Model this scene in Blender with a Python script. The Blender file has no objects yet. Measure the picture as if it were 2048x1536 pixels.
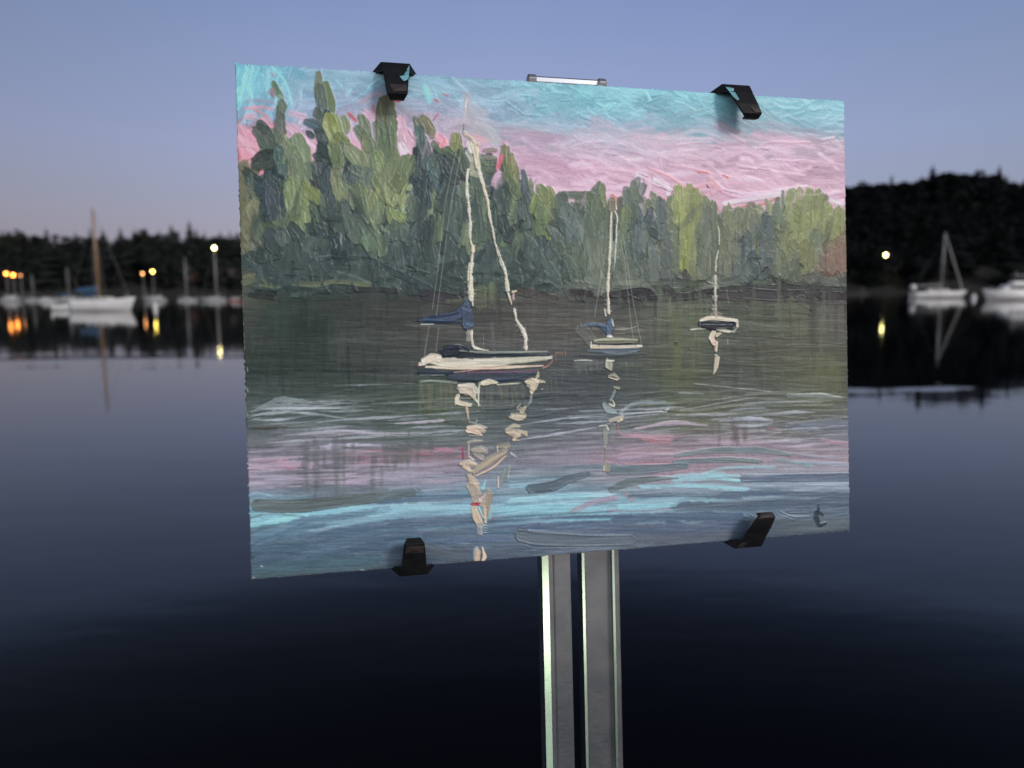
import bpy, bmesh, math, random
import numpy as np
from mathutils import Vector, Matrix

# ================================================================ camera, sky, light
F_IM = 1480.0                                    # focal length in pixels of the 2048 x 1536 photograph
CAM_Z = 2.2
def vn(a): a = np.array(a, float); return a / np.linalg.norm(a)
_r1 = np.array([200 - 1024, 584 - 768, F_IM]); _r2 = np.array([1866 - 1024, 574 - 768, F_IM])
_up = vn(np.cross(_r1, _r2)); _up = _up if _up[1] < 0 else -_up          # world up, in camera axes (x right, y down, z forward)
_fw = vn(np.array([0, 0, 1.0]) - _up * _up[2]); _rt = np.cross(_fw, _up)
if _rt[0] < 0: _rt = -_rt
R_WC = np.array([_rt, _fw, _up])                 # camera axes -> world axes
CAM = np.array([0, 0, CAM_Z])
def ray(px, py): return R_WC @ np.array([(px - 1024) / F_IM, (py - 768) / F_IM, 1.0])
def at(px, py, Y): d = ray(px, py); return CAM + d * (Y / d[1])
def on_water(px, py): d = ray(px, py); return CAM + d * (-CAM_Z / d[2])
def hor(px): return 584 + (574 - 584) * (px - 200) / 1666.0

scene = bpy.context.scene
cam_d = bpy.data.cameras.new('camera'); cam = bpy.data.objects.new('camera', cam_d); scene.collection.objects.link(cam)
cx_, cy_, cz_ = R_WC @ [1, 0, 0], R_WC @ [0, -1, 0], R_WC @ [0, 0, -1]
cam.matrix_world = Matrix([[cx_[0], cy_[0], cz_[0], 0], [cx_[1], cy_[1], cz_[1], 0], [cx_[2], cy_[2], cz_[2], CAM_Z], [0, 0, 0, 1]])
cam_d.sensor_width = 36; cam_d.lens = F_IM / 2048 * 36; cam_d.clip_start = .02; cam_d.clip_end = 12000
cam_d.dof.use_dof = True; cam_d.dof.focus_distance = .352; cam_d.dof.aperture_fstop = 8.4; cam_d.dof.aperture_blades = 7
scene.camera = cam

def lin(c):
    c = np.asarray(c, float) / 255.0
    return np.where(c <= .04045, c / 12.92, ((c + .055) / 1.055) ** 2.4)
def lin4(c): return tuple(float(v) for v in lin(c)) + (1.0,)

world = bpy.data.worlds.new('World'); scene.world = world; world.use_nodes = True
wt = world.node_tree; wt.nodes.clear()
def wn(t, **k):
    n = wt.nodes.new(t)
    for a, b in k.items(): setattr(n, a, b)
    return n
def ramp(nt, stops, interp='EASE'):
    r = nt.nodes.new('ShaderNodeValToRGB'); r.color_ramp.interpolation = interp; e = r.color_ramp.elements
    while len(e) > 1: e.remove(e[-1])
    e[0].position = stops[0][0]; e[0].color = stops[0][1]
    for p, c in stops[1:]: q = e.new(p); q.color = c
    return r
tc = wn('ShaderNodeTexCoord'); sp = wn('ShaderNodeSeparateXYZ'); wt.links.new(tc.outputs['Generated'], sp.inputs[0])
front = ramp(wt, [(0, lin4((158, 158, 176))), (.07, lin4((152, 158, 184))), (.18, lin4((148, 160, 202))), (.345, lin4((122, 142, 188))), (.385, lin4((76, 92, 130))), (.44, lin4((48, 60, 90))), (.52, lin4((28, 36, 58))), (.75, lin4((26, 33, 56))), (1, lin4((30, 38, 62)))], 'LINEAR')
back = ramp(wt, [(0, (1.15, .98, .92, 1)), (.12, (1.2, 1.12, 1.08, 1)), (.3, (.85, .88, .96, 1)), (.6, (.36, .40, .52, 1)), (1, (.05, .06, .12, 1))], 'LINEAR')
wt.links.new(sp.outputs['Z'], front.inputs[0]); wt.links.new(sp.outputs['Z'], back.inputs[0])
mr = wn('ShaderNodeMapRange', interpolation_type='SMOOTHSTEP'); mr.inputs['From Min'].default_value = .15; mr.inputs['From Max'].default_value = -.75
wt.links.new(sp.outputs['Y'], mr.inputs['Value'])
mx = wn('ShaderNodeMix', data_type='RGBA'); wt.links.new(mr.outputs[0], mx.inputs[0]); wt.links.new(front.outputs[0], mx.inputs[6]); wt.links.new(back.outputs[0], mx.inputs[7])
SUN_EL, SUN_AZ = math.radians(32), math.radians(128)          # the bright afterglow: low, behind the camera and to its right
sky = wn('ShaderNodeTexSky', sky_type='NISHITA', sun_disc=False); sky.sun_elevation = math.radians(1.5); sky.sun_rotation = SUN_AZ; sky.air_density = 1.2
xr = ramp(wt, [(.0, (.50, .50, .53, 1)), (.20, (.62, .64, .68, 1)), (.275, (.74, .76, .79, 1)), (.375, (.92, .92, .94, 1)), (.5, (1, 1, 1, 1)), (.62, (.95, .96, .98, 1)), (.80, (.76, .82, .80, 1)), (1, (.6, .66, .66, 1))], 'LINEAR')
xm = wn('ShaderNodeMapRange'); xm.inputs['From Min'].default_value = -1; xm.inputs['From Max'].default_value = 1; wt.links.new(sp.outputs['X'], xm.inputs['Value']); wt.links.new(xm.outputs[0], xr.inputs[0])
fm = wn('ShaderNodeMix', data_type='RGBA', blend_type='MULTIPLY'); fm.inputs[0].default_value = 1; wt.links.new(front.outputs[0], fm.inputs[6]); wt.links.new(xr.outputs[0], fm.inputs[7]); wt.links.new(fm.outputs[2], mx.inputs[6])
bg1 = wn('ShaderNodeBackground'); bg1.inputs['Strength'].default_value = 1.0; wt.links.new(mx.outputs[2], bg1.inputs['Color'])
bg2 = wn('ShaderNodeBackground'); bg2.inputs['Strength'].default_value = .05; wt.links.new(sky.outputs[0], bg2.inputs['Color'])
ad = wn('ShaderNodeAddShader'); wo = wn('ShaderNodeOutputWorld')
wt.links.new(bg1.outputs[0], ad.inputs[0]); wt.links.new(bg2.outputs[0], ad.inputs[1]); wt.links.new(ad.outputs[0], wo.inputs['Surface'])

sun_d = bpy.data.lights.new('afterglow_sun', 'SUN'); sun_d.energy = 1.5; sun_d.angle = math.radians(14); sun_d.color = (1, .96, .92)
sun = bpy.data.objects.new('afterglow_sun', sun_d); scene.collection.objects.link(sun)
_sd = Vector((math.sin(SUN_AZ) * math.cos(SUN_EL), math.cos(SUN_AZ) * math.cos(SUN_EL), math.sin(SUN_EL)))
sun.rotation_euler = _sd.to_track_quat('Z', 'Y').to_euler()

scene.view_settings.view_transform = 'Standard'; scene.view_settings.look = 'None'; scene.view_settings.gamma = 1; scene.view_settings.exposure = 0
scene.render.engine = 'CYCLES'; scene.cycles.use_denoising = True; scene.cycles.max_bounces = 6; scene.cycles.sample_clamp_indirect = 6
scene.cycles.caustics_reflective = True

# ================================================================ helpers
RN = random.Random(5)
def link(o, parent=None):
    scene.collection.objects.link(o)
    if parent is not None: o.parent = parent
    return o
def tag(o, label=None, cat=None, group=None, kind=None):
    if label: o['label'] = label
    if cat: o['category'] = cat
    if group: o['group'] = group
    if kind: o['kind'] = kind
    return o
def empty(name, loc, rz=0.0):
    o = bpy.data.objects.new(name, None); o.empty_display_size = .2; o.location = tuple(map(float, loc)); o.rotation_euler = (0, 0, rz); return link(o)
class MB:
    """collects boxes, bars, tubes and faces, then links them as ONE mesh object"""
    def __init__(s): s.v = []; s.f = []
    def add(s, vs, fs):
        n = len(s.v); s.v += [tuple(float(c) for c in p) for p in vs]; s.f += [tuple(n + i for i in f) for f in fs]; return s
    def box(s, x0, x1, y0, y1, z0, z1, top=1.0):
        cx, cy = (x0 + x1) / 2, (y0 + y1) / 2; a, b = (x1 - x0) / 2 * top, (y1 - y0) / 2 * top
        return s.add([(x0, y0, z0), (x1, y0, z0), (x1, y1, z0), (x0, y1, z0), (cx - a, cy - b, z1), (cx + a, cy - b, z1), (cx + a, cy + b, z1), (cx - a, cy + b, z1)],
                     [(3, 2, 1, 0), (4, 5, 6, 7), (0, 1, 5, 4), (1, 2, 6, 5), (2, 3, 7, 6), (3, 0, 4, 7)])
    def tube(s, p, q, r0, r1=None, n=8, cap=True):
        r1 = r0 if r1 is None else r1; p = Vector(p); q = Vector(q); d = (q - p).normalized()
        a = d.orthogonal().normalized(); b = d.cross(a); vs = []
        for c, r in ((p, r0), (q, r1)):
            for i in range(n): t = 2 * math.pi * i / n; vs.append(c + a * r * math.cos(t) + b * r * math.sin(t))
        fs = [(i, (i + 1) % n, n + (i + 1) % n, n + i) for i in range(n)]
        if cap: fs += [tuple(range(n))[::-1], tuple(range(n, 2 * n))]
        return s.add(vs, fs)
    def lathe(s, prof, n=16, c=(0, 0, 0), sx=1, sy=1):
        vs = []; fs = []
        for r, z in prof:
            for i in range(n): t = 2 * math.pi * i / n; vs.append((c[0] + r * sx * math.cos(t), c[1] + r * sy * math.sin(t), c[2] + z))
        for k in range(len(prof) - 1):
            for i in range(n): fs.append((k * n + i, k * n + (i + 1) % n, (k + 1) * n + (i + 1) % n, (k + 1) * n + i))
        fs += [tuple(range(n))[::-1], tuple(range((len(prof) - 1) * n, len(prof) * n))]
        return s.add(vs, fs)
    def prism(s, poly, y0, y1):                     # polygon in x-z, extruded along y
        n = len(poly)
        return s.add([(x, y0, z) for x, z in poly] + [(x, y1, z) for x, z in poly], [tuple(range(n)), tuple(range(2 * n - 1, n - 1, -1))] + [((i + 1) % n, i, n + i, n + (i + 1) % n) for i in range(n)])
    def build(s, name, mat, parent=None, smooth=False, bevel=0, subd=0):
        me = bpy.data.meshes.new(name); me.from_pydata(s.v, [], s.f); me.validate()
        bm = bmesh.new(); bm.from_mesh(me); bmesh.ops.recalc_face_normals(bm, faces=bm.faces); bm.to_mesh(me); bm.free()
        me.materials.append(mat)
        if smooth: me.polygons.foreach_set('use_smooth', [True] * len(me.polygons))
        o = bpy.data.objects.new(name, me)
        if bevel: m = o.modifiers.new('bevel', 'BEVEL'); m.width = bevel; m.segments = 2; m.limit_method = 'ANGLE'; m.angle_limit = .6
        if subd: m = o.modifiers.new('sub', 'SUBSURF'); m.levels = m.render_levels = subd
        return link(o, parent)

def mat(name, col, rough=.6, metal=0.0, spec=.5, noise=None, bump=None, emit=None, coat=0.0):
    """principled material with a procedural colour variation: noise = (scale, amount)"""
    m = bpy.data.materials.new(name); m.use_nodes = True; nt = m.node_tree; b = nt.nodes['Principled BSDF']
    b.inputs['Roughness'].default_value = rough; b.inputs['Metallic'].default_value = metal; b.inputs['Specular IOR Level'].default_value = spec; b.inputs['Coat Weight'].default_value = coat
    c = np.array(col[:3], float)
    sc, am = noise or (4.0, .12)
    t = nt.nodes.new('ShaderNodeTexCoord'); n = nt.nodes.new('ShaderNodeTexNoise'); n.inputs['Scale'].default_value = sc; n.inputs['Detail'].default_value = 5
    nt.links.new(t.outputs['Object'], n.inputs['Vector'])
    r = ramp(nt, [(.28, tuple(np.clip(c * (1 - am), 0, 1)) + (1,)), (.72, tuple(np.clip(c * (1 + am), 0, 1)) + (1,))], 'LINEAR')
    nt.links.new(n.outputs['Fac'], r.inputs[0]); nt.links.new(r.outputs[0], b.inputs['Base Color'])
    if bump:
        n2 = nt.nodes.new('ShaderNodeTexNoise'); n2.inputs['Scale'].default_value = bump[0]; n2.inputs['Detail'].default_value = 4; nt.links.new(t.outputs['Object'], n2.inputs['Vector'])
        bp = nt.nodes.new('ShaderNodeBump'); bp.inputs['Strength'].default_value = bump[1]; bp.inputs['Distance'].default_value = bump[2]; nt.links.new(n2.outputs['Fac'], bp.inputs['Height']); nt.links.new(bp.outputs[0], b.inputs['Normal'])
    if emit: b.inputs['Emission Color'].default_value = tuple(emit[:3]) + (1,); b.inputs['Emission Strength'].default_value = emit[3]
    return m

# ================================================================ water
def np_grid(name, xs, ys, zf, material, smooth=True):
    X, Y = np.meshgrid(xs, ys); Z = zf(X, Y); nx, ny = len(xs), len(ys)
    me = bpy.data.meshes.new(name); me.vertices.add(nx * ny); me.vertices.foreach_set('co', np.stack([X, Y, Z], -1).astype(np.float32).ravel())
    i = np.arange(nx - 1); j = np.arange(ny - 1)[:, None] * nx; a = (i + j).ravel(); q = np.stack([a, a + 1, a + nx + 1, a + nx], 1).astype(np.int32)
    me.loops.add(q.size); me.loops.foreach_set('vertex_index', q.ravel()); me.polygons.add(len(q)); me.polygons.foreach_set('loop_start', np.arange(len(q), dtype=np.int32) * 4)
    me.update(calc_edges=True); me.polygons.foreach_set('use_smooth', np.full(len(q), smooth)); me.materials.append(material); me.validate()
    return link(bpy.data.objects.new(name, me))
def spaced(*seg):
    o = []
    for a, b, st in seg: o += list(np.arange(a, b, st))
    return np.array(o + [seg[-1][1]], float)
def swell(X, Y):
    # two faint wake ridges lie across the still water
    def ridge(yc, s, A, env): return A * env * np.exp(-((Y - yc) / s) ** 2)
    e1 = 1 / (1 + np.exp(-(X - 7.2) / .25)) * 1 / (1 + np.exp((X - 10.6) / .3)) * (.7 + .3 * np.sign(np.sin(X * 2.1 + .6)) * np.abs(np.sin(X * 2.1 + .6)) ** .4)
    z = ridge(16.25 + .05 * (X - 8) + .22 * np.sin(X * 1.3) + .08 * np.sin(X * 4.1), .42, .017, e1 * np.clip(.75 + .6 * np.sin(X * 2.7 + 1), 0, 1))
    e2 = 1 / (1 + np.exp((X + 9.0) / .9))
    z = z + ridge(24.2 + .05 * (X + 15) + .15 * np.sin(X * .8), .55, .020, e2 * (.6 + .4 * np.sin(X * .9 + 2)))
    e3 = 1 / (1 + np.exp((X + 8.2) / .3)) * .5
    z = z + ridge(21.2 + .25 * np.sin(X * 1.3), .5, .008, e3 * (.5 + .5 * np.sin(X * 1.7)))
    near = np.exp(-(Y / 70.0) ** 2)
    z = z + near * (.0007 * np.sin(X * .9 + Y * .35) * np.sin(Y * .8 + X * .2) + .0005 * np.sin(X * 1.7 - Y * .5 + 1))
    return z
wm = bpy.data.materials.new('harbour_water'); wm.use_nodes = True; nt = wm.node_tree; b = nt.nodes['Principled BSDF']
b.inputs['Base Color'].default_value = (.0003, .0006, .0022, 1); b.inputs['Roughness'].default_value = .035; b.inputs['IOR'].default_value = 1.333; b.inputs['Specular IOR Level'].default_value = .46
t = nt.nodes.new('ShaderNodeTexCoord'); mp = nt.nodes.new('ShaderNodeMapping'); mp.inputs['Scale'].default_value = (.55, 1.3, 1)
n1 = nt.nodes.new('ShaderNodeTexNoise'); n1.inputs['Scale'].default_value = .9; n1.inputs['Detail'].default_value = 3
n2 = nt.nodes.new('ShaderNodeTexNoise'); n2.inputs['Scale'].default_value = 5; n2.inputs['Detail'].default_value = 2
nt.links.new(t.outputs['Object'], mp.inputs[0]); nt.links.new(mp.outputs[0], n1.inputs['Vector']); nt.links.new(mp.outputs[0], n2.inputs['Vector'])
b1 = nt.nodes.new('ShaderNodeBump'); b1.inputs['Strength'].default_value = 1; b1.inputs['Distance'].default_value = .0045
b2 = nt.nodes.new('ShaderNodeBump'); b2.inputs['Strength'].default_value = 1; b2.inputs['Distance'].default_value = .00025
nt.links.new(n1.outputs['Fac'], b1.inputs['Height']); nt.links.new(n2.outputs['Fac'], b2.inputs['Height']); nt.links.new(b1.outputs[0], b2.inputs['Normal']); nt.links.new(b2.outputs[0], b.inputs['Normal'])
water = np_grid('water', spaced((-6000, -400, 400), (-400, -40, 12), (-40, 40, .4), (40, 400, 12), (400, 6000, 400)),
                spaced((-3000, -40, 200), (-40, 6, 4), (6, 40, .09), (40, 120, 2), (120, 400, 14), (400, 9000, 400)), swell, wm)
tag(water, kind='structure')

# ================================================================ the far shore: hills and their woods
TL = [(-700, 470), (-200, 468), (0, 471), (26, 465), (52, 471), (65, 471), (76, 470), (104, 470), (130, 468), (156, 470), (167, 477), (196, 474), (216, 474), (229, 470), (250, 478), (262, 476), (283, 465), (307, 469), (320, 468), (335, 462), (357, 464), (365, 462), (388, 475),
      (409, 472), (422, 476), (440, 472), (458, 470), (474, 476), (560, 472), (900, 440), (1300, 400), (1560, 378), (1692, 376), (1719, 371), (1739, 372), (1766, 369), (1794, 366), (1817, 364), (1836, 360), (1852, 354), (1875, 349), (1895, 353), (1924, 353), (1944, 354), (1969, 354), (1985, 366), (2012, 370), (2032, 374), (2060, 374), (2300, 380), (2900, 400)]
TLX = [p[0] for p in TL]; TLY = [p[1] for p in TL]
def shore_y(x): return 300 + 10 * math.sin(x * .013) + 6 * math.sin(x * .05 + 1)
RY = 450.0
def top_z(x, y):                                     # the height the tree tops reach at this place
    px = 1024 + x / y * F_IM; return CAM_Z + (hor(px) - np.interp(px, TLX, TLY)) / F_IM * y
def ground_z(X, Y):
    X = np.asarray(X, float); Y = np.asarray(Y, float)
    sh = 300 + 10 * np.sin(X * .013) + 6 * np.sin(X * .05 + 1)
    px = 1024 + X / RY * F_IM
    k = (584 - 10 * (px - 200) / 1666.0 - np.interp(px, TLX, TLY)) / F_IM * RY + CAM_Z
    kk = k - 15
    s = np.clip((Y - sh) / (RY - sh), 0, 1.15); s = s ** .85
    return np.where(Y < sh, np.maximum(-.6, (Y - sh) * .15), .35 + (kk - .35) * s) + .5 * np.sin(X * .07) * np.sin(Y * .06) * (s > .02)
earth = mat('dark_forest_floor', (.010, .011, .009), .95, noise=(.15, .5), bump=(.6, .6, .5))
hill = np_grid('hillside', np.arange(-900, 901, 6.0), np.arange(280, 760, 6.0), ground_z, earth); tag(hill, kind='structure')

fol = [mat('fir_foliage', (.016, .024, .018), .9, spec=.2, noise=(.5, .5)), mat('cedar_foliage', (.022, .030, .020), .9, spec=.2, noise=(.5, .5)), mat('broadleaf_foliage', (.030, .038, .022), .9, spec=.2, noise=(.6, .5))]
bark = mat('bark', (.035, .028, .022), .95, noise=(6, .4))
def conifer_geo(h, r, tiers, nb, rnd, ragged=.35):
    """drooping boughs, each a folded spray of three small faces"""
    V = []; Fc = []
    for k in range(tiers):
        f = k / (tiers - 1); z = h * (.10 + .88 * f); rr = r * ((1 - f) ** .7) * (1 + .25 * math.sin(k * 2.3)) + .12
        m = max(4, int(nb * (1 - .55 * f)))
        for i in range(m):
            t = 2 * math.pi * (i + rnd.random() * .7) / m + k; L = rr * rnd.uniform(1 - ragged, 1 + ragged * .6); dr = L * rnd.uniform(.25, .55); wd = L * rnd.uniform(.28, .42) + .12
            c, s = math.cos(t), math.sin(t); n = len(V); th = h / tiers * rnd.uniform(.5, 1.0)
            V += [(0, 0, z + th * .5), (c * L * .5 - s * wd, s * L * .5 + c * wd, z - dr * .45), (c * L, s * L, z - dr), (c * L * .5 + s * wd, s * L * .5 - c * wd, z - dr * .45), (c * L * .45, s * L * .45, z + th * .15)]
            Fc += [(n, n + 1, n + 4), (n + 1, n + 2, n + 4), (n + 4, n + 2, n + 3), (n, n + 4, n + 3)]
    n = len(V); V += [(.12, 0, h * .9), (-.06, .1, h * .9), (-.06, -.1, h * .9), (0, 0, h * 1.03)]; Fc += [(n, n + 1, n + 3), (n + 1, n + 2, n + 3), (n + 2, n, n + 3)]
    return np.array(V), Fc
def leafy_geo(h, r, n, rnd):
    """broad crown of many leaf clumps spread through its volume"""
    V = []; Fc = []
    for _ in range(n):
        t = rnd.uniform(0, 2 * math.pi); u = rnd.uniform(-1, 1); q = rnd.uniform(.45, 1) ** .5 * (1 + .25 * math.sin(3 * t + 4 * u)); s = math.sqrt(1 - u * u)
        c = Vector((math.cos(t) * s * r * q, math.sin(t) * s * r * q, h * .60 + u * h * .40 * q)); e = rnd.uniform(.35, .8) * r * .34
        a = Vector((rnd.gauss(0, 1), rnd.gauss(0, 1), rnd.gauss(0, 1))).normalized(); bb = a.orthogonal().normalized(); m = len(V)
        for k in range(5): w = 2 * math.pi * k / 5; V.append(tuple(c + (bb * math.cos(w) + a.cross(bb) * math.sin(w)) * e * rnd.uniform(.6, 1.2)))
        Fc.append(tuple(range(m, m + 5)))
    return np.array(V), Fc
def mesh_of(name, V, Fc, m):
    me = bpy.data.meshes.new(name); me.from_pydata([tuple(p) for p in V], [], Fc); me.materials.append(m); me.update(); return me
# the closed mass of the wood: one object of stuff
lib = [conifer_geo(1, .17, 7, 6, RN) for _ in range(5)] + [conifer_geo(1, .24, 6, 6, RN) for _ in range(3)] + [leafy_geo(1, .34, 70, RN) for _ in range(4)]
def wood(name, x0, x1, n, label_kind, material, seed):
    rnd = random.Random(seed); Vs = []; Fs = []; base = 0; k = 0
    while k < n:
        y = rnd.uniform(302, 470) if rnd.random() < .75 else rnd.uniform(440, 470); x = rnd.uniform(x0, x1) * y / 400
        if y < shore_y(x) + 4: continue
        g = float(ground_z(x, y)); lim = float(top_z(x, y)) - g
        hh = min(rnd.uniform(9, 19) * (1.1 if y > 430 else .85), lim * rnd.uniform(.9, 1.0))
        if y > 430: hh = min(lim - .8 - (7 if x < 40 else 1.6) * rnd.random() ** 1.3, 20)
        if hh < 4: k += 1; continue
        V, Fc = lib[rnd.randrange(len(lib)) if x < 40 else rnd.randrange(5, len(lib))]; t = rnd.uniform(0, 6.28); c, s = math.cos(t), math.sin(t)
        W = np.stack([(V[:, 0] * c - V[:, 1] * s) * hh * 1.25 + x, (V[:, 0] * s + V[:, 1] * c) * hh * 1.25 + y, V[:, 2] * hh / 1.02 + g - .2], -1)
        Vs.append(W); Fs += [tuple(base + i for i in f) for f in Fc]; base += len(V); k += 1
    o = link(bpy.data.objects.new(name, mesh_of(name, np.concatenate(Vs), Fs, material))); tag(o, kind='stuff'); return o
fol_dark = mat('shaded_hill_foliage', (.0065, .009, .0095), .95, spec=.1, noise=(.5, .4))  # the right hill's shade is put into this darker leaf colour
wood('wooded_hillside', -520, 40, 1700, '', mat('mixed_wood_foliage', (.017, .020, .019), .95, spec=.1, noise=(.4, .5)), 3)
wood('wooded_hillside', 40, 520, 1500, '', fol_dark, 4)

def tree_thing(px, py, Y, kind, label, rr=None, group='treetops standing above the far woods'):
    p = at(px, py, Y); x = p[0]; g = float(ground_z(x, Y)); h = p[2] - g; rnd = random.Random(int(px * 7 + py))
    root = empty('broadleaf_tree' if kind == 'leaf' else 'conifer_tree', (x, Y, g)); tag(root, label, 'tree', group)
    MB().tube((0, 0, -.4), (0, 0, h * .9), h * .018, h * .004, 7).build('trunk', bark, root)
    h += 0 if kind == 'leaf' else 1.6; V, Fc = leafy_geo(h, (rr or h * .3), 420, rnd) if kind == 'leaf' else conifer_geo(h / 1.03, rr * 1.5, 18, 12, rnd, .25)
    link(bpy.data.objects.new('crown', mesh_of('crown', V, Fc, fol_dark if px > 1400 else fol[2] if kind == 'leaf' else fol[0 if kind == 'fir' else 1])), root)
for a in ((378, 440, 440, 'fir', 'tallest dark fir on the left ridge, just left of the painting', 4.2), (392, 459, 442, 'fir', 'smaller fir leaning on the right side of the tallest left fir', 3.0), (342, 450, 440, 'cedar', 'pointed cedar on the left ridge above the mast lamp glow, left of the tallest fir', 4.5),
          (318, 462, 440, 'cedar', 'low blunt cedar on the left ridge between two taller peaks', 3.5), (286, 459, 440, 'leaf', 'rounded leafy treetop on the left ridge above the two yellow shore lamps', 3.4), (268, 457, 440, 'fir', 'narrow fir spike on the left ridge above the orange shore lamp', 2.4),
          (240, 455, 440, 'fir', 'pointed fir on the left ridge right of the tan mast', 3.4), (205, 459, 440, 'fir', 'fir peak just right of the tan mast top', 3.6), (180, 456, 440, 'fir', 'narrow fir peak just left of the tan mast', 2.8), (150, 466, 440, 'cedar', 'low cedar top left of the tan mast on the ridge', 3.5),
          (92, 458, 440, 'fir', 'lone fir point on the far left of the ridge', 3.2), (40, 464, 440, 'leaf', 'rounded treetop over the orange marina lights', 4.5), (12, 465, 440, 'leaf', 'leafy treetop at the left edge of the photo', 4.5), (408, 465, 440, 'cedar', 'short cedar behind the masthead lamp', 3.0),
          (440, 464, 440, 'fir', 'short fir right of the masthead lamp', 2.8), (459, 462, 440, 'fir', 'fir top beside the left edge of the painting', 2.8), (474, 468, 440, 'leaf', 'leafy top half hidden by the left edge of the painting', 3.0),
          (1784, 350, 445, 'fir', 'small lone fir on the right hill, left of its highest tree', 3.2), (1866, 330, 445, 'fir', 'highest fir standing on the crest of the right hill', 4.6), (1843, 353, 446, 'cedar', 'low cedar beside the highest fir of the right hill', 4.0), (1890, 346, 446, 'cedar', 'cedar right of the highest fir of the right hill', 4.0),
          (1957, 346, 446, 'leaf', 'broad rounded treetop on the right hill', 5.0), (1999, 332, 446, 'fir', 'tall slim fir near the right edge of the photo', 3.8), (2014, 352, 446, 'fir', 'shorter fir touching the tall slim fir on the right hill', 3.2), (2027, 361, 446, 'fir', 'lowest of the three firs stepping down the right hill', 2.8), (2050, 358, 446, 'cedar', 'cedar cut by the right edge of the photo', 3.6),
          (1722, 367, 445, 'leaf', 'low leafy top on the right hill beside the painting', 5.0), (1925, 351, 446, 'leaf', 'flat leafy top on the crest of the right hill', 5.0)):
    tree_thing(a[0], a[1], a[2], a[3], a[4], a[5])

# ================================================================ houses, lamps and docks on the shore
m_wall = mat('house_siding', (.32, .27, .25), .8, noise=(2, .15)); m_roof = mat('house_roof', (.06, .055, .055), .9, noise=(5, .3)); m_trim = mat('white_trim', (.6, .6, .58), .6)
m_brick = mat('chimney_brick', (.22, .10, .08), .9, noise=(9, .3)); m_dark = mat('dark_glass', (.02, .025, .03), .15); m_red = mat('red_siding', (.34, .13, .11), .8)
m_lit = mat('lit_window', (.8, .6, .4), .5, emit=(1, .62, .35, 1.6)); m_litred = mat('red_lit_window', (.8, .2, .15), .5, emit=(1, .30, .22, 3.2))
m_pole = mat('galvanised_pole', (.42, .43, .44), .45, metal=.6); m_timber = mat('weathered_timber', (.13, .12, .11), .9, noise=(3, .3), bump=(20, .3, .01))
m_sun = [mat('sodium_lamp', (1, .4, .1), .5, emit=(1, .30, .045, 22)), mat('yellow_lamp', (1, .8, .3), .5, emit=(1, .72, .12, 26)), mat('warm_white_lamp', (1, .9, .6), .5, emit=(1, .84, .34, 24)), mat('amber_lamp', (1, .6, .3), .5, emit=(1, .40, .12, 11))]
def house(px, py, Y, w, d, h, label, wall, lit, rz=0):
    p = at(px, py, Y); x = p[0]; g = float(ground_z(x, Y)); root = empty('house', (x, Y, g), rz); tag(root, label, 'house', 'houses on the far shore')
    MB().box(-w / 2, w / 2, -d / 2, d / 2, -1.5, h).build('wall', wall, root)
    r = MB().add([(-w / 2 - .5, -d / 2 - .5, h), (w / 2 + .5, -d / 2 - .5, h), (w / 2 + .5, d / 2 + .5, h), (-w / 2 - .5, d / 2 + .5, h), (-w / 2 - .5, 0, h + d * .36), (w / 2 + .5, 0, h + d * .36)], [(0, 1, 5, 4), (2, 3, 4, 5), (1, 2, 5), (3, 0, 4), (0, 3, 2, 1)]).build('roof', m_roof, root)
    MB().box(w * .2, w * .2 + .8, .3, 1.1, h + .3, h + d * .36 + 1).build('chimney', m_brick, r)
    n = max(2, int(w / 2.6))
    for i in range(n):
        xx = -w / 2 + w * (i + .5) / n
        if i == n // 2: MB().box(xx - .5, xx + .5, -d / 2 - .06, -d / 2 + .02, 0, 2.1).build('door', m_roof, root); continue
        wd = MB().box(xx - .6, xx + .6, -d / 2 - .05, -d / 2 + .02, 1.0, 2.3).build('window', m_lit if lit == 'warm' and i == 0 else (m_litred if lit == 'red' and i == n - 1 else m_dark), root)
        MB().box(xx - .7, xx + .7, -d / 2 - .10, -d / 2 - .051, .88, .98).box(xx - .7, xx + .7, -d / 2 - .10, -d / 2 - .051, 2.32, 2.42).box(xx - .7, xx - .62, -d / 2 - .10, -d / 2 - .051, .985, 2.315).box(xx + .62, xx + .7, -d / 2 - .10, -d / 2 - .051, .985, 2.315).build('frame', m_trim, wd)
house(250, 548, 330, 11, 7, 3.2, 'long pale house low on the shore behind the tan mast boat', m_wall, '', .1)
house(188, 550, 335, 6, 6, 3.4, 'small pale cottage half hidden behind the tan mast', m_wall, '', -.1)
house(405, 540, 336, 13, 8, 3.4, 'wide pinkish house between the two grey masts', m_red, '', .05)
house(462, 528, 338, 10, 7, 4.6, 'house with a glowing red window beside the painting', m_wall, 'red', 0)
house(1757, 512, 345, 8, 7, 4.2, 'pale house behind the round shore lamp on the right', m_wall, 'warm', .1)
house(30, 556, 322, 14, 8, 4.0, 'marina shed behind the orange lights', m_red, '', 0)

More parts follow.
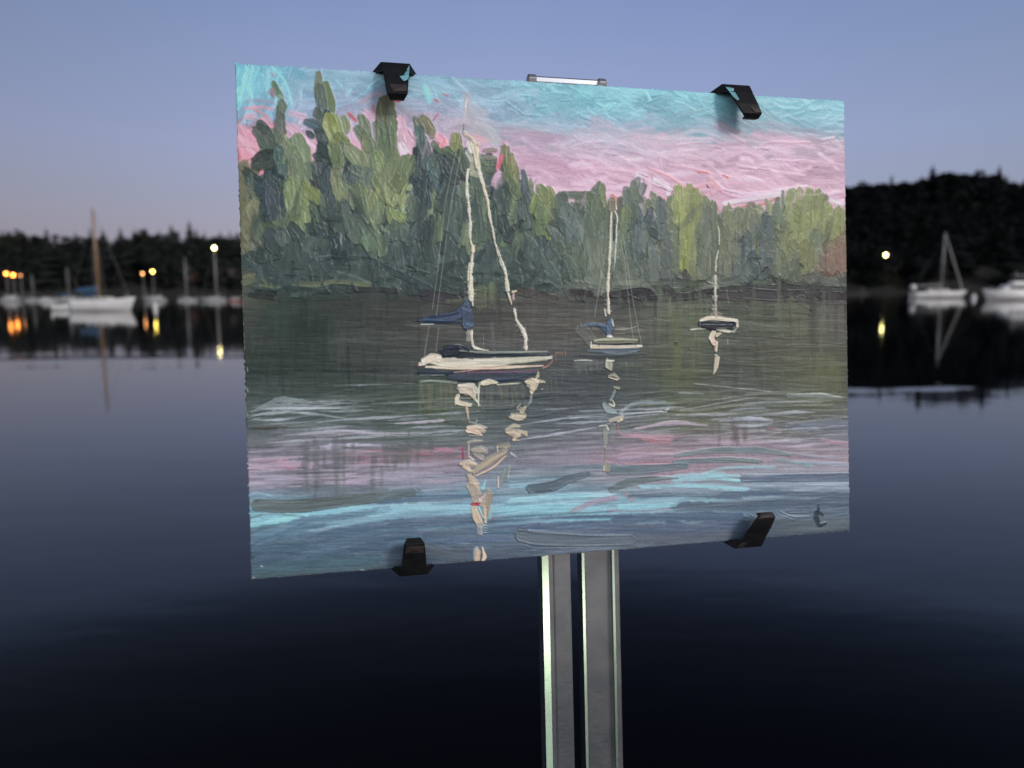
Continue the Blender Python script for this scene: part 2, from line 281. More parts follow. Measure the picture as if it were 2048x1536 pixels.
def dock(px0, px1, wl, label, posts=4, depth=2.2):
    a = on_water(px0, wl); b_ = on_water(px1, wl); c = (a + b_) / 2; L = float(np.linalg.norm(b_ - a)); root = empty('floating_dock', (c[0], c[1], 0), math.atan2(b_[1] - a[1], b_[0] - a[0])); tag(root, label, 'dock', 'floating docks in the harbour')
    m = MB()
    for i in range(int(L / .5)): m.box(-L / 2 + i * .5, -L / 2 + i * .5 + .46, -depth / 2, depth / 2, .42, .5)
    m.build('deck', m_timber, root); MB().box(-L / 2 + .1, L / 2 - .1, -depth / 2 + .1, depth / 2 - .1, -.3, .415).build('float', m_dark, root)
    for i in range(posts): x = -L / 2 + L * (i + .5) / posts; MB().tube((x, depth / 2 + .2, -1), (x, depth / 2 + .2, 2.4), .16, .14, 8).build('piling', m_timber, root)
dock(-60, 62, 601, 'dark floating dock under the orange marina lights', 5); dock(270, 330, 597, 'short floating dock under the two yellow lamps', 2); dock(1600, 1740, 589, 'low floating dock beside the right edge of the painting', 4)
def lamp(px, py, Y, mt, label, z0=None, r=.27, arm=.9):
    p = at(px, py, Y); g = z0 if z0 is not None else float(max(.4, ground_z(p[0], Y))); root = empty('lamp_post', (p[0], Y, g)); tag(root, label, 'lamp post', 'lit lamps along the harbour')
    H = p[2] - g
    MB().tube((0, .12, 0), (0, .12, H + .3), .08, .06, 8).build('pole', m_pole, root)
    MB().lathe([(.02, H + r + .22), (r * 1.3, H + r + .06), (r * 1.35, H + r * .7)][::-1], 12).build('shade', m_pole, root)
    MB().lathe([(r * math.sin(math.pi * k / 8 + .001), H - r * math.cos(math.pi * k / 8)) for k in range(9)], 12).build('bulb', mt, root, smooth=True)
lamp(12, 547, 215, m_sun[0], 'left lamp of the close orange pair at the left edge', .5, .36); lamp(26, 550, 217, m_sun[0], 'right lamp of the close orange pair at the left edge', .5, .38); lamp(41, 551, 219, mat('faint_lamp', (1, .6, .3), .5, emit=(1, .38, .12, 4)), 'dim amber lamp just right of the close orange pair', .5, .26)
lamp(285, 547, 236, m_sun[3], 'small amber lamp left of the bright yellow one', .5, .30); lamp(305, 543, 232, m_sun[1], 'bright yellow lamp over the pale motorboat', .5, .33); lamp(1772, 510, 330, m_sun[2], 'round warm lamp in front of the house on the right hill', None, .62)

# ================================================================ boats
m_hull = mat('white_gelcoat', (.74, .75, .76), .28, noise=(1.2, .05), coat=.3); m_deck = mat('grey_deck', (.50, .50, .49), .6); m_boot = mat('dark_waterline', (.05, .055, .07), .5); m_cream = mat('cream_gelcoat', (.55, .55, .52), .4)
m_blue = mat('blue_canvas', (.035, .085, .16), .85, noise=(3, .2)); m_wood = mat('varnished_spar', (.34, .21, .11), .4, noise=(3, .25)); m_alu = mat('grey_spar', (.38, .39, .40), .4, metal=.3); m_rope = mat('rigging_wire', (.25, .25, .25), .5, metal=.5); m_sail = mat('furled_sail', (.50, .50, .49), .8)
m_dim = mat('weathered_grey_hull', (.36, .37, .39), .5, noise=(1.5, .15)); m_maroon = mat('maroon_paint', (.20, .07, .07), .5); m_black = mat('outboard_cowl', (.03, .03, .035), .4)
def hull_mesh(L, B, fb, fine=.55, tr=.72, sheer=.35, z0=-.45, rake=.10):
    """lofted hull: x from stern (-L/2) to bow (+L/2)"""
    N = 18; V = []; F_ = []; M_ = 7
    for i in range(N + 1):
        t = i / N; x = -L / 2 + L * t
        w = B / 2 * (tr + (1 - tr) * math.sin(math.pi * min(t / .9, 1) / 1.8)) if t < .5 else B / 2 * max(0.012, (1 - ((t - .5) / .5) ** (1.9)) ** fine)
        zs = fb * (1 + sheer * (t - .35) ** 2 * (2.2 if t > .35 else 1.2)); kz = z0 * (1 - .9 * max(0, (t - .7) / .3) ** 2)
        for k in range(M_ + 1):
            q = k / M_; zz = kz + (zs - kz) * q; ww = w * (min(1, q * 2.1) ** .55) * (1 + .05 * q); xx = x + (rake * L * q * max(0, t - .6) / .4) - (.02 * L * (1 - t) * (1 - q) * -1 if t < .2 else 0)
            V.append((xx, ww, zz))
        for k in range(M_ + 1): V.append((V[-(M_ + 1)][0], -V[-(M_ + 1)][1], V[-(M_ + 1)][2]))
    S_ = 2 * (M_ + 1)
    for i in range(N):
        a, c = i * S_, (i + 1) * S_
        for k in range(M_): F_.append((a + k, c + k, c + k + 1, a + k + 1)); F_.append((a + M_ + 1 + k, a + M_ + 2 + k, c + M_ + 2 + k, c + M_ + 1 + k))
        F_.append((a + M_, c + M_, c + 2 * M_ + 1, a + 2 * M_ + 1))
    F_.append(tuple(range(0, M_ + 1)) + tuple(range(2 * M_ + 1, M_, -1)))
    m = MB(); m.add(V, F_); return m
def tap_box(x0, x1, w0, w1, z0, z1, sl0=.25, sl1=.35):
    """cabin with raked ends: x0..x1 at the foot"""
    h = z1 - z0
    return [(x0, -w0, z0), (x1, -w1, z0), (x1, w1, z0), (x0, w0, z0), (x0 + sl0 * h, -w0 * .86, z1), (x1 - sl1 * h * 2, -w1 * .84, z1), (x1 - sl1 * h * 2, w1 * .84, z1), (x0 + sl0 * h, w0 * .86, z1)], [(3, 2, 1, 0), (4, 5, 6, 7), (0, 1, 5, 4), (1, 2, 6, 5), (2, 3, 7, 6), (3, 0, 4, 7)]
def place_boat(name, px, wl, rz): p = on_water(px, wl); return empty(name, (p[0], p[1], 0), rz), float(p[1])
def sailboat(px, wl, Lpx, mast_py, label, flip=False, rz=0.0, mast_f=.12, spar=None, cover=None, jib=False, fb=None, hull=None, mastlight=None, stern_ball=False, boom=True, mr=.009, cs=1.0):
    root, Y = place_boat('sailboat', px, wl, rz + (math.pi if flip else 0)); tag(root, label, 'sailboat', 'sailboats moored in the harbour')
    L = Lpx / F_IM * Y; B = L * .30; fb = fb or L * .105; spar = spar or m_alu; hull = hull or m_hull
    h = hull_mesh(L * .93, B, fb).build('hull', hull, root, smooth=True)
    MB().add(*tap_box(-L * .20, L * .22, B * .34, B * .20, fb * 1.0, fb * 1.0 + L * .055)).build('cabin', m_cream, root, bevel=.04)
    for s in (-1, 1):
        for k in range(3): x = -L * .12 + k * L * .1; MB().box(x, x + L * .055, s * B * .325 - .02 if s > 0 else -B * .325 - .03, s * B * .325 + .03 if s > 0 else -B * .325 + .02, fb + L * .018, fb + L * .038).build('cabin_window', m_dark, root)
    st = MB()
    for s in (-1, 1): st.box(-L * .44, L * .36, s * B * .30 - .03, s * B * .30 + .03, fb * .98, fb * 1.04)
    st.build('toe_rail', m_deck, root)
    mx_ = L * mast_f; topz = float(at(px, mast_py, Y)[2]); r = max(.06, L * mr)
    ms = MB().tube((mx_, 0, fb * .9), (mx_, 0, topz), r * 1.25, r * .8, 10).build('mast', spar, root, smooth=True)
    MB().tube((mx_, -B * .28, topz * .62), (mx_, B * .28, topz * .62), r * .35, None, 6).build('spreader', spar, ms)
    if boom: MB().tube((mx_, 0, fb + L * .13), (-L * .36, 0, fb + L * .12), r * .8, r * .7, 8).build('boom', spar, root)
    if cover:
        c = MB(); n = 10; rows = []
        for i in range(9):
            f = i / 8; x = mx_ - .05 - f * (mx_ + L * .37); rr = cs * L * (.036 - .018 * f) * (1 + .18 * math.sin(i * 2.1)); zc = fb + L * (.145 + .03 * (cs - 1)) - L * .012 * f; rows.append([(x, rr * .75 * math.cos(2 * math.pi * k / n), zc + rr * 1.25 * math.sin(2 * math.pi * k / n)) for k in range(n)])
        c.add([p for rw in rows for p in rw], [(i * n + k, i * n + (k + 1) % n, (i + 1) * n + (k + 1) % n, (i + 1) * n + k) for i in range(8) for k in range(n)] + [tuple(range(n)), tuple(range(8 * n, 9 * n))[::-1]])
        c.build('sail_cover', cover, root, smooth=True)
        dg = MB().prism([(-L * .22, fb + L * .03), (-L * .10, fb + L * .03), (-L * .12, fb + L * .10), (-L * .20, fb + L * .095)], -B * .30, B * .30).build('spray_hood', cover, root, bevel=.05)
    rg = MB(); 
    for s in (-1, 1): rg.tube((mx_, s * r, topz * .97), (mx_ - .1, s * B * .45, fb), .018, None, 5); rg.tube((mx_, s * B * .28, topz * .62), (mx_ + .3, s * B * .45, fb), .018, None, 5)
    rg.tube((mx_, 0, topz * .985), (-L * .45, 0, fb), .010, None, 5); rg.build('rigging', m_rope, root)
    if jib: MB().tube((mx_ + .1, 0, topz * .97), (L * .47, 0, fb * 1.3), r * .7, r * 1.1, 8).build('furled_jib', m_sail, root, smooth=True)
    else: MB().tube((mx_ + .1, 0, topz * .97), (L * .47, 0, fb * 1.3), .02, None, 5).build('forestay', m_rope, root)
    pp = MB()
    for x in (L * .44, L * .40): 
        for s in (-1, 1): pp.tube((x, s * B * .08, fb * 1.15), (x, s * B * .08, fb * 1.15 + .6), .02, None, 5)
    pp.tube((L * .40, -B * .08, fb * 1.15 + .6), (L * .46, 0, fb * 1.15 + .62), .02, None, 5); pp.tube((L * .40, B * .08, fb * 1.15 + .6), (L * .46, 0, fb * 1.15 + .62), .02, None, 5)
    pp.build('guard_rail', m_rope, root); pq = MB()
    for s in (-1, 1): pq.tube((-L * .44, s * B * .3, fb), (-L * .44, s * B * .3, fb + .7), .02, None, 5)
    pq.tube((-L * .44, -B * .3, fb + .7), (-L * .44, B * .3, fb + .7), .02, None, 5); pq.build('stern_rail', m_rope, root)
    MB().box(-L * .50, -L * .475, -.05, .05, -.4, fb * .8).build('rudder', hull, root)
    if stern_ball: MB().lathe([(.62 * math.sin(math.pi * k / 10 + .001), fb + 1.0 - .62 * math.cos(math.pi * k / 10)) for k in range(11)], 14, (-L * .44, 0, 0), 1, 1).build('dinghy_bundle', m_hull, root, smooth=True)
    if mastlight:
        MB().lathe([(.30 * math.sin(math.pi * k / 8 + .001), topz + .35 - .30 * math.cos(math.pi * k / 8)) for k in range(9)], 12, (mx_, 0, 0)).build('masthead_lamp', mastlight, root, smooth=True)
    return root
def motorboat(px, wl, Lpx, label, flip=False, rz=0.0, tall=1.0, hull=None, fly=False):
    root, Y = place_boat('motorboat', px, wl, rz + (math.pi if flip else 0)); tag(root, label, 'motorboat', 'motorboats moored in the harbour')
    L = Lpx / F_IM * Y; B = L * .32; fb = L * .115 * (1.15 if fly else 1); hull = hull or m_hull
    hull_mesh(L * .93, B, fb, fine=.62, tr=.86, sheer=.5).build('hull', hull, root, smooth=True)
    z1 = fb + L * .13 * tall; xo = L * .06 if fly else 0
    cb = MB().add(*tap_box(-L * .22 - xo, L * .24 + xo, B * .40, B * .30, fb * .97, z1, .1, .45)).build('cabin', m_hull, root, bevel=.05)
    for s in (-1, 1):
        for k in range(3):
            x = -L * .17 + k * L * .105; zz0, zz1 = fb + (z1 - fb) * .45, fb + (z1 - fb) * .82; yy = B * (.385 - .02 * k)
            MB().box(x, x + L * .075, s * yy - .05, s * yy + .03, zz0, zz1).build('cabin_window', m_dark, root)
    MB().box(-L * .25, L * .16, -B * .40, B * .40, z1 + .01, z1 + .09).build('cabin_roof', m_deck if not fly else m_hull, root, bevel=.03)
    if fly:
        MB().add(*tap_box(-L * .20, L * .08, B * .34, B * .26, z1 + .10, z1 + .10 + L * .055, .0, .3)).build('flybridge', m_hull, root, bevel=.04)
        f = MB()
        for x in (-L * .19, -L * .02):
            for s in (-1, 1): f.tube((x, s * B * .30, z1 + .1 + L * .05), (x, s * B * .30, z1 + L * .17), .025, None, 6)
        f.build('awning_frame', m_pole, root); MB().box(-L * .21, L * .0, -B * .33, B * .33, z1 + L * .17, z1 + L * .18).build('awning', m_sail, root, bevel=.02)
        MB().tube((-L * .03, 0, z1 + L * .1), (-L * .03, 0, z1 + L * .24), .06, .04, 8).build('radar_mast', m_hull, root)
    r = MB(); n = 7
    for s in (-1, 1):
        pts = [(L * (.10 + .36 * i / n), s * B * .5 * (1 - (.12 + .72 * i / n) ** 3) * .95, fb * (1.05 + .25 * i / n)) for i in range(n + 1)]
        for p in pts: r.tube(p, (p[0], p[1], p[2] + .55), .016, None, 5)
        for p, q in zip(pts, pts[1:]): r.tube((p[0], p[1], p[2] + .55), (q[0], q[1], q[2] + .55), .018, None, 5)
    r.build('bow_rail', m_pole, root)
    MB().box(-L * .55, -L * .49, -.22, .22, -.3, fb * .75).box(-L * .56, -L * .485, -.26, .26, fb * .76, fb * 1.1).build('outboard_motor', m_black, root, bevel=.05)
    return root
def dinghy(px, wl, Lpx, label, rz=0.0):
    root, Y = place_boat('dinghy', px, wl, rz); tag(root, label, 'dinghy')
    L = Lpx / F_IM * Y; hull_mesh(L, L * .5, L * .34, fine=.7, tr=.9, sheer=.3, z0=-.15).build('hull', m_hull, root, smooth=True)
    MB().box(-L * .1, L * .05, -L * .22, L * .22, L * .36, L * .40).build('thwart', m_wood, root)
    MB().box(-L * .58, -L * .50, -.12, .12, 0, L * .3).box(-L * .60, -L * .49, -.16, .16, L * .31, L * .55).build('outboard_motor', m_cream, root, bevel=.03)
sailboat(203, 622, 124, 416, 'white sailboat with a tan wooden mast and blue sail cover, nearest on the left', mast_f=-.02, spar=m_wood, cover=m_blue, fb=1.22, mr=.017, cs=1.7)
dinghy(122, 621, 30, 'small white dinghy floating at the stern of the tan masted sailboat', .15)
sailboat(139, 603, 58, 534, 'small sailboat with teal blue canvas behind the tan masted one', mast_f=.0, cover=m_blue, hull=m_dim)
sailboat(66, 602, 34, 548, 'small grey masted sailboat near the orange marina lights', mast_f=.05, hull=m_dim)
motorboat(95, 604, 36, 'pale grey cabin cruiser between the marina lights and the blue canvas boat', rz=.4, hull=m_dim)
motorboat(22, 603, 46, 'low pale motorboat under the orange lamps at the left edge', rz=-.2, hull=m_dim)
motorboat(312, 602, 46, 'pale motorboat under the bright yellow lamp', flip=True, tall=.7, hull=m_dim)
sailboat(376, 602, 40, 514, 'small pale sailboat with a bare grey mast left of the masthead lamp', mast_f=-.04, mr=.02, hull=m_dim)
sailboat(428, 602, 52, 499, 'pale sailboat with a yellow lamp burning on its masthead', mast_f=-.12, flip=True, mastlight=m_sun[2], mr=.018, hull=m_dim)
motorboat(470, 603, 30, 'dull maroon boat half hidden by the left edge of the painting', hull=m_maroon)
sailboat(1873, 596, 108, 464, 'white sailboat with furled jib and round stern bundle, right of the painting', mast_f=.08, jib=True, stern_ball=True, fb=1.15, boom=True, mr=.010)
motorboat(2026, 600, 112, 'white motor yacht with an awning at the right edge of the photo', flip=True, fly=True, tall=1.0)
def buoy(px, wl, r, h, label):
    p = on_water(px, wl); root = empty('mooring_buoy', (p[0], p[1], 0)); tag(root, label, 'buoy', 'mooring buoys')
    MB().lathe([(.01, -.4), (r * .9, -.25), (r, 0), (r, h * .45), (r * .75, h * .75), (r * .25, h)], 14).build('float', m_hull, root, smooth=True)
    MB().tube((0, 0, h), (0, 0, h + .18), .03, None, 6).build('ring', m_pole, root)
buoy(311, 618, .26, .85, 'white can buoy in front of the motorboat under the yellow lamp'); buoy(1947, 598, .42, .9, 'white round buoy between the right sailboat and the motor yacht')

# ================================================================ the viewer's dock (under the camera)
dk = MB()
for i in range(24): dk.box(-3.2, 3.2, -3.6 + i * .19, -3.6 + i * .19 + .18, .60, .64)
tag(dk.build('dock', m_timber), kind='structure')



# ---------------------------------------------------------------- the little oil painting, laid down stroke by stroke
# The panel carries a grid; every stroke changes the paint's colour and its thickness on that grid.
F_PX = 1480.0
CORN = [(470, 127), (1688, 202), (1698, 1063), (502, 1160)]
def homography():
    A = []
    for (u, v), (x, y) in zip([(0, 0), (1, 0), (1, 1), (0, 1)], CORN):
        A.append([u, v, 1, 0, 0, 0, -x * u, -x * v, -x]); A.append([0, 0, 0, u, v, 1, -y * u, -y * v, -y])
    return np.linalg.svd(np.array(A, float))[2][-1].reshape(3, 3)
HM = homography(); HI = np.linalg.inv(HM)
def to_uv(x, y):
    q = HI @ np.array([x, y, 1.0]); return q[0] / q[2], q[1] / q[2]

def _h(ix, iy, seed):
    n = (ix.astype(np.int64) * 374761393 + iy.astype(np.int64) * 668265263 + seed * 1442695041) & 0xffffffff
    n = ((n ^ (n >> 13)) * 1274126177) & 0xffffffff
    n = ((n ^ (n >> 16)) * 2246822519) & 0xffffffff
    return ((n ^ (n >> 15)) & 0xffff) / 65535.0
def vnoise(x, y, seed=0):
    x = np.asarray(x, float); y = np.asarray(y, float)
    ix = np.floor(x); iy = np.floor(y); fx = x - ix; fy = y - iy
    fx = fx * fx * (3 - 2 * fx); fy = fy * fy * (3 - 2 * fy)
    a = _h(ix, iy, seed); b = _h(ix + 1, iy, seed); c = _h(ix, iy + 1, seed); d = _h(ix + 1, iy + 1, seed)
    return (a * (1 - fx) + b * fx) * (1 - fy) + (c * (1 - fx) + d * fx) * fy

class Canvas:
    def __init__(s, nx, ny):
        s.nx, s.ny = nx, ny
        u, v = np.meshgrid(np.linspace(0, 1, nx), np.linspace(0, 1, ny))
        w = HM[2, 0] * u + HM[2, 1] * v + HM[2, 2]
        s.X = (HM[0, 0] * u + HM[0, 1] * v + HM[0, 2]) / w
        s.Y = (HM[1, 0] * u + HM[1, 1] * v + HM[1, 2]) / w
        s.C = np.zeros((ny, nx, 3)); s.H = np.zeros((ny, nx))
        s.ox = s.oy = 0.0; s.k = 1.0; s.seed = 1
    def zone(s, ox=0, oy=0, k=1.0): s.ox, s.oy, s.k = ox, oy, k
    def box(s, x0, y0, x1, y1):
        c = [to_uv(x, y) for x, y in ((x0, y0), (x1, y0), (x1, y1), (x0, y1))]
        us = [p[0] for p in c]; vs = [p[1] for p in c]
        return (max(0, int(min(us) * s.nx) - 1), min(s.nx, int(max(us) * s.nx) + 3), max(0, int(min(vs) * s.ny) - 1), min(s.ny, int(max(vs) * s.ny) + 3))
    def S(s, pts, w, col, a=1.0, dry=0.0, h=1.0, jag=.22, var=.10, mix=.25, ridge=1.0, nb=None, end=.35, col2=None, raw=False, soft=1.6, comb=.26):
        """one brush stroke: pts in the current zone, w its width (number or list), col in display values"""
        s.seed += 1; sd = s.seed
        if not raw:
            pts = [((x / s.k) + s.ox, (y / s.k) + s.oy) for x, y in pts]
            w = [q / s.k for q in w] if isinstance(w, (list, tuple)) else w / s.k
        P = np.array(pts, float)
        W = np.array(w, float) if isinstance(w, (list, tuple)) else np.full(len(P), float(w))
        if len(W) != len(P): W = np.interp(np.linspace(0, 1, len(P)), np.linspace(0, 1, len(W)), W)
        if len(P) > 2:                                    # Catmull-Rom
            Q = []; V = []
            E_ = np.vstack([2 * P[0] - P[1], P, 2 * P[-1] - P[-2]])
            for i in range(len(P) - 1):
                n = max(2, int(np.hypot(*(P[i + 1] - P[i])) / 9) + 1)
                for j in range(n):
                    t = j / n; p0, p1, p2, p3 = E_[i], E_[i + 1], E_[i + 2], E_[i + 3]
                    Q.append(.5 * ((2 * p1) + (-p0 + p2) * t + (2 * p0 - 5 * p1 + 4 * p2 - p3) * t * t + (-p0 + 3 * p1 - 3 * p2 + p3) * t ** 3))
                    V.append(W[i] * (1 - t) + W[i + 1] * t)
            Q.append(P[-1]); V.append(W[-1]); P = np.array(Q); W = np.array(V)
        m = W.max() * .75 + 3
        i0, i1, j0, j1 = s.box(P[:, 0].min() - m, P[:, 1].min() - m, P[:, 0].max() + m, P[:, 1].max() + m)
        if i1 <= i0 or j1 <= j0: return
        X = s.X[j0:j1, i0:i1]; Y = s.Y[j0:j1, i0:i1]
        best = np.full(X.shape, 1e9); T = np.zeros(X.shape); SS = np.zeros(X.shape); WW = np.ones(X.shape)
        acc = 0.0; n = len(P) - 1
        for i in range(n):
            d = P[i + 1] - P[i]; L = math.hypot(d[0], d[1]) + 1e-6; ux, uy = d / L
            rx = X - P[i, 0]; ry = Y - P[i, 1]
            along = rx * ux + ry * uy; across = -rx * uy + ry * ux
            lo = -1e9 if i == 0 else 0; hi = 1e9 if i == n - 1 else L
            cl = np.clip(along, lo, hi)
            d2 = np.hypot(along - cl, across)
            over = np.maximum(0, np.maximum(-along, along - L)) if n == 1 else np.where(along < 0, -along if i == 0 else 0, 0) + np.where(along > L, (along - L) if i == n - 1 else 0, 0)
            key = np.hypot(along - np.clip(along, 0, L), across)
            b = key < best
            best = np.where(b, key, best); T = np.where(b, across, T); SS = np.where(b, acc + along, SS)
            WW = np.where(b, W[i] + (W[i + 1] - W[i]) * np.clip(along / L, 0, 1), WW)
            acc += L
        wm = float(W.mean()); nb = nb or max(4, wm / 3.0)
        q = T / (WW * .5 + 1e-6)
        br = .6 * vnoise(q * nb * .5 + 50, SS / (wm * 2.5 + 12), sd) + .4 * vnoise(q * nb * 1.3 + 90, SS / (wm + 8), sd + 7)
        lim = 1 - jag * vnoise(SS / 9.0, np.where(q > 0, 3.5, 9.5), sd + 3)
        ew = WW * end * (1.1 - q * q) * (.45 + 1.1 * vnoise(q * nb * .7 + 20, q * 0 + .5, sd + 5))
        so = np.minimum(SS + ew, acc + ew - SS)           # > 0 inside
        al = np.clip((lim - np.abs(q)) * WW * .5 / soft + .5 / soft, 0, 1) * np.clip(so / soft / 1.2 + .3 / soft, 0, 1)
        if dry > 0:
            f = SS / max(acc, 1)
            th = dry * (.35 + .75 * np.clip(f, 0, 1))
            al = al * np.clip((br - th * .62) / .16 + .3, 0, 1)
        al = al * a
        base = s.C[j0:j1, i0:i1]; Hh = s.H[j0:j1, i0:i1]
        c = np.array(col, float)[None, None, :]
        if col2 is not None:
            tt = np.clip(.5 + .5 * q + (br - .5) * .8, 0, 1)[..., None]; c = c * (1 - tt) + np.array(col2, float) * tt
        c = c * (1 + var * 2 * (br - .5))[..., None]
        am = (al * (1 - mix * np.clip(1.6 * (1 - br) - .35, 0, 1)))[..., None]
        s.C[j0:j1, i0:i1] = base * (1 - am) + c * am
        rv = .25 + 1.2 * vnoise(SS / 16.0 + 7, np.where(q > 0, 1.5, 6.5), sd + 11)
        hs = h * (.42 + comb * br + ridge * rv * .45 * np.exp(-((np.abs(q) - .86) / .14) ** 2) + .35 * ridge * np.exp(-(np.minimum(so, 20) / (wm * .12 + 1.5)) ** 2))
        s.H[j0:j1, i0:i1] = Hh * (1 - al) + (Hh * .55 + hs) * al
    def field(s, rows):
        """under-painting: colours between control points given row by row"""
        ys = np.array([r[0] for r in rows], float); cols = []
        for r in rows:
            xs = [p[0] for p in r[1]]
            cols.append(np.stack([np.interp(s.X, xs, [p[1 + k] for p in r[1]]) for k in range(3)], -1))
        cols = np.array(cols)
        yy = s.Y + 7 * (vnoise(s.X / 26, s.Y / 26, 77) - .5)
        idx = np.clip(np.searchsorted(ys, yy) - 1, 0, len(ys) - 2)
        t = np.clip((yy - ys[idx]) / (ys[idx + 1] - ys[idx]), 0, 1)[..., None]
        jj, ii = np.indices(idx.shape)
        s.C[:] = cols[idx, jj, ii] * (1 - t) + cols[idx + 1, jj, ii] * t
    def at(s, x, y):
        u, v = to_uv(x, y); i = min(s.nx - 1, max(0, int(u * s.nx))); j = min(s.ny - 1, max(0, int(v * s.ny)))
        return s.C[j, i].copy()

def paint_picture(nx, ny):
    c = Canvas(nx, ny); S = c.S; R = random.Random(11)
    # ---- under-painting
    c.field([
     (120, [(480,112,172,188),(600,128,165,182),(720,122,152,172),(860,118,160,178),(1000,118,170,184),(1300,114,170,182),(1690,118,168,180)]),
     (190, [(480,110,168,184),(600,125,160,180),(720,126,150,170),(860,124,158,176),(950,126,150,170),(1100,116,168,182),(1300,114,170,182),(1690,118,168,180)]),
     (235, [(480,120,158,176),(600,132,148,170),(720,150,148,170),(860,160,148,170),(980,140,155,172),(1150,118,160,176),(1400,114,158,172),(1690,112,165,178)]),
     (262, [(480,200,138,155),(560,185,140,160),(660,165,150,172),(860,172,150,172),(980,150,154,170),(1150,146,150,170),(1350,142,152,168),(1500,158,148,166),(1690,116,150,166)]),
     (300, [(480,200,142,162),(660,195,160,180),(860,200,150,170),(1000,176,150,174),(1200,182,152,176),(1400,184,154,176),(1600,184,150,172),(1690,170,146,164)]),
     (345, [(480,196,120,130),(700,205,160,182),(1000,190,150,176),(1200,190,148,172),(1400,184,146,168),(1690,184,150,170)]),
     (400, [(480,110,112,80),(560,70,84,78),(1000,70,86,80),(1100,196,160,182),(1300,192,150,172),(1400,186,140,160),(1500,190,150,172),(1690,190,152,172)]),
     (430, [(480,112,114,84),(560,70,84,80),(900,66,82,80),(1100,90,104,86),(1300,84,98,92),(1500,104,114,90),(1690,116,126,84)]),
     (520, [(480,104,100,82),(540,62,76,74),(900,62,78,76),(1100,86,102,88),(1200,100,112,96),(1400,100,108,88),(1600,104,112,84),(1640,122,98,84),(1690,126,100,86)]),
     (566, [(480,62,78,78),(700,58,74,74),(900,66,82,80),(1030,80,94,82),(1200,86,98,88),(1400,82,92,84),(1600,74,82,76),(1690,72,76,74)]),
     (600, [(480,84,86,74),(560,56,68,62),(760,62,66,64),(950,66,66,68),(1100,80,80,76),(1240,64,68,68),(1400,68,72,66),(1600,64,68,66),(1690,62,62,64)]),
     (660, [(480,66,72,68),(620,50,62,58),(800,72,74,70),(950,78,78,76),(1100,88,86,80),(1250,84,84,78),(1400,82,90,76),(1600,78,82,74),(1690,80,80,74)]),
     (740, [(480,52,64,60),(620,54,64,60),(800,66,74,72),(950,64,70,70),(1100,70,76,78),(1250,72,78,80),(1360,82,92,70),(1450,72,78,74),(1600,82,88,70),(1650,88,94,72),(1690,78,82,72)]),
     (800, [(480,74,86,84),(620,72,84,80),(800,74,84,76),(950,76,86,84),(1100,72,80,84),(1250,78,86,88),(1360,88,96,78),(1500,84,90,86),(1640,94,102,84),(1690,84,88,78)]),
     (850, [(480,72,84,82),(620,86,96,98),(800,80,94,90),(950,82,94,92),(1100,84,92,100),(1250,92,100,106),(1380,92,98,80),(1500,118,124,130),(1600,86,90,80),(1690,106,112,122)]),
     (885, [(480,98,102,110),(620,118,118,132),(800,90,100,100),(1000,92,100,104),(1150,112,114,126),(1300,126,120,132),(1450,132,122,132),(1550,120,114,122),(1690,118,124,136)]),
     (920, [(480,142,132,152),(600,112,112,122),(740,132,116,132),(860,134,112,124),(1000,112,116,130),(1150,134,126,144),(1300,166,124,138),(1500,140,128,142),(1690,152,130,142)]),
     (965, [(480,146,138,158),(600,96,98,108),(720,110,110,122),(860,132,134,154),(1000,112,130,146),(1150,112,130,146),(1300,142,132,150),(1500,122,140,150),(1690,128,148,164)]),
     (1000,[(480,114,150,168),(700,96,116,130),(900,112,136,156),(1060,110,150,168),(1200,104,140,156),(1400,118,158,174),(1560,98,114,134),(1690,96,112,132)]),
     (1030,[(480,110,164,182),(700,112,158,178),(900,108,160,180),(1100,116,172,190),(1250,114,174,190),(1350,120,162,180),(1500,92,110,130),(1690,84,102,122)]),
     (1060,[(480,84,112,134),(700,88,118,140),(900,88,116,138),(1100,90,108,134),(1300,88,104,130),(1500,86,100,120),(1690,82,98,112)]),
     (1110,[(480,72,98,118),(700,80,102,124),(900,82,96,116),(1100,84,100,120),(1300,92,102,116),(1690,88,98,108)]),
     (1165,[(480,74,96,108),(700,80,98,112),(900,84,96,110),(1300,92,100,112)]),
    ])
    H0 = .10 + .10 * vnoise(c.X / 5, c.Y / 5, 5)
    weave = np.sin(c.X * 1.15) * .5 + np.sin(c.Y * 1.3) * .5
    c.H[:] = H0 + .035 * weave
    c.C *= (1 + .05 * (vnoise(c.X / 3, c.Y / 14, 8) - .5) + .05 * (vnoise(c.X / 16, c.Y / 3, 9) - .5))[..., None]
    def scatter(n, x0, y0, x1, y1, ang, da, L, w, jit=12, lift=0, a=.9, inside=None, **kw):
        bq = .38 if y1 < 420 else .07
        for _ in range(n):
            x = R.uniform(x0, x1); y = R.uniform(y0, y1)
            if inside and not inside(x, y): continue
            t = math.radians(ang + R.gauss(0, da)); l = R.uniform(*L) / 2; ww = R.uniform(*w)
            k = R.gauss(0, 1) * jit + lift
            col = c.at(x, y) + np.array([k, k, k * .9]); dx, dy = l * math.cos(t), l * math.sin(t)
            bend = R.uniform(-bq, bq) * l
            S([(x - dx, y - dy), (x + bend * -math.sin(t), y + bend * math.cos(t)), (x + dx, y + dy)], ww, np.clip(col, 8, 235), a=a, raw=True, **kw)
    # ---- sky
    scatter(560, 480, 130, 1690, 262, 4, 16, (30, 110), (14, 30), 6, h=.7, dry=.2, mix=.45, soft=6, ridge=.3)
    scatter(150, 850, 160, 1690, 245, 8, 25, (14, 50), (4, 10), 7, lift=9, h=1.0, dry=.35, soft=4, ridge=.5)
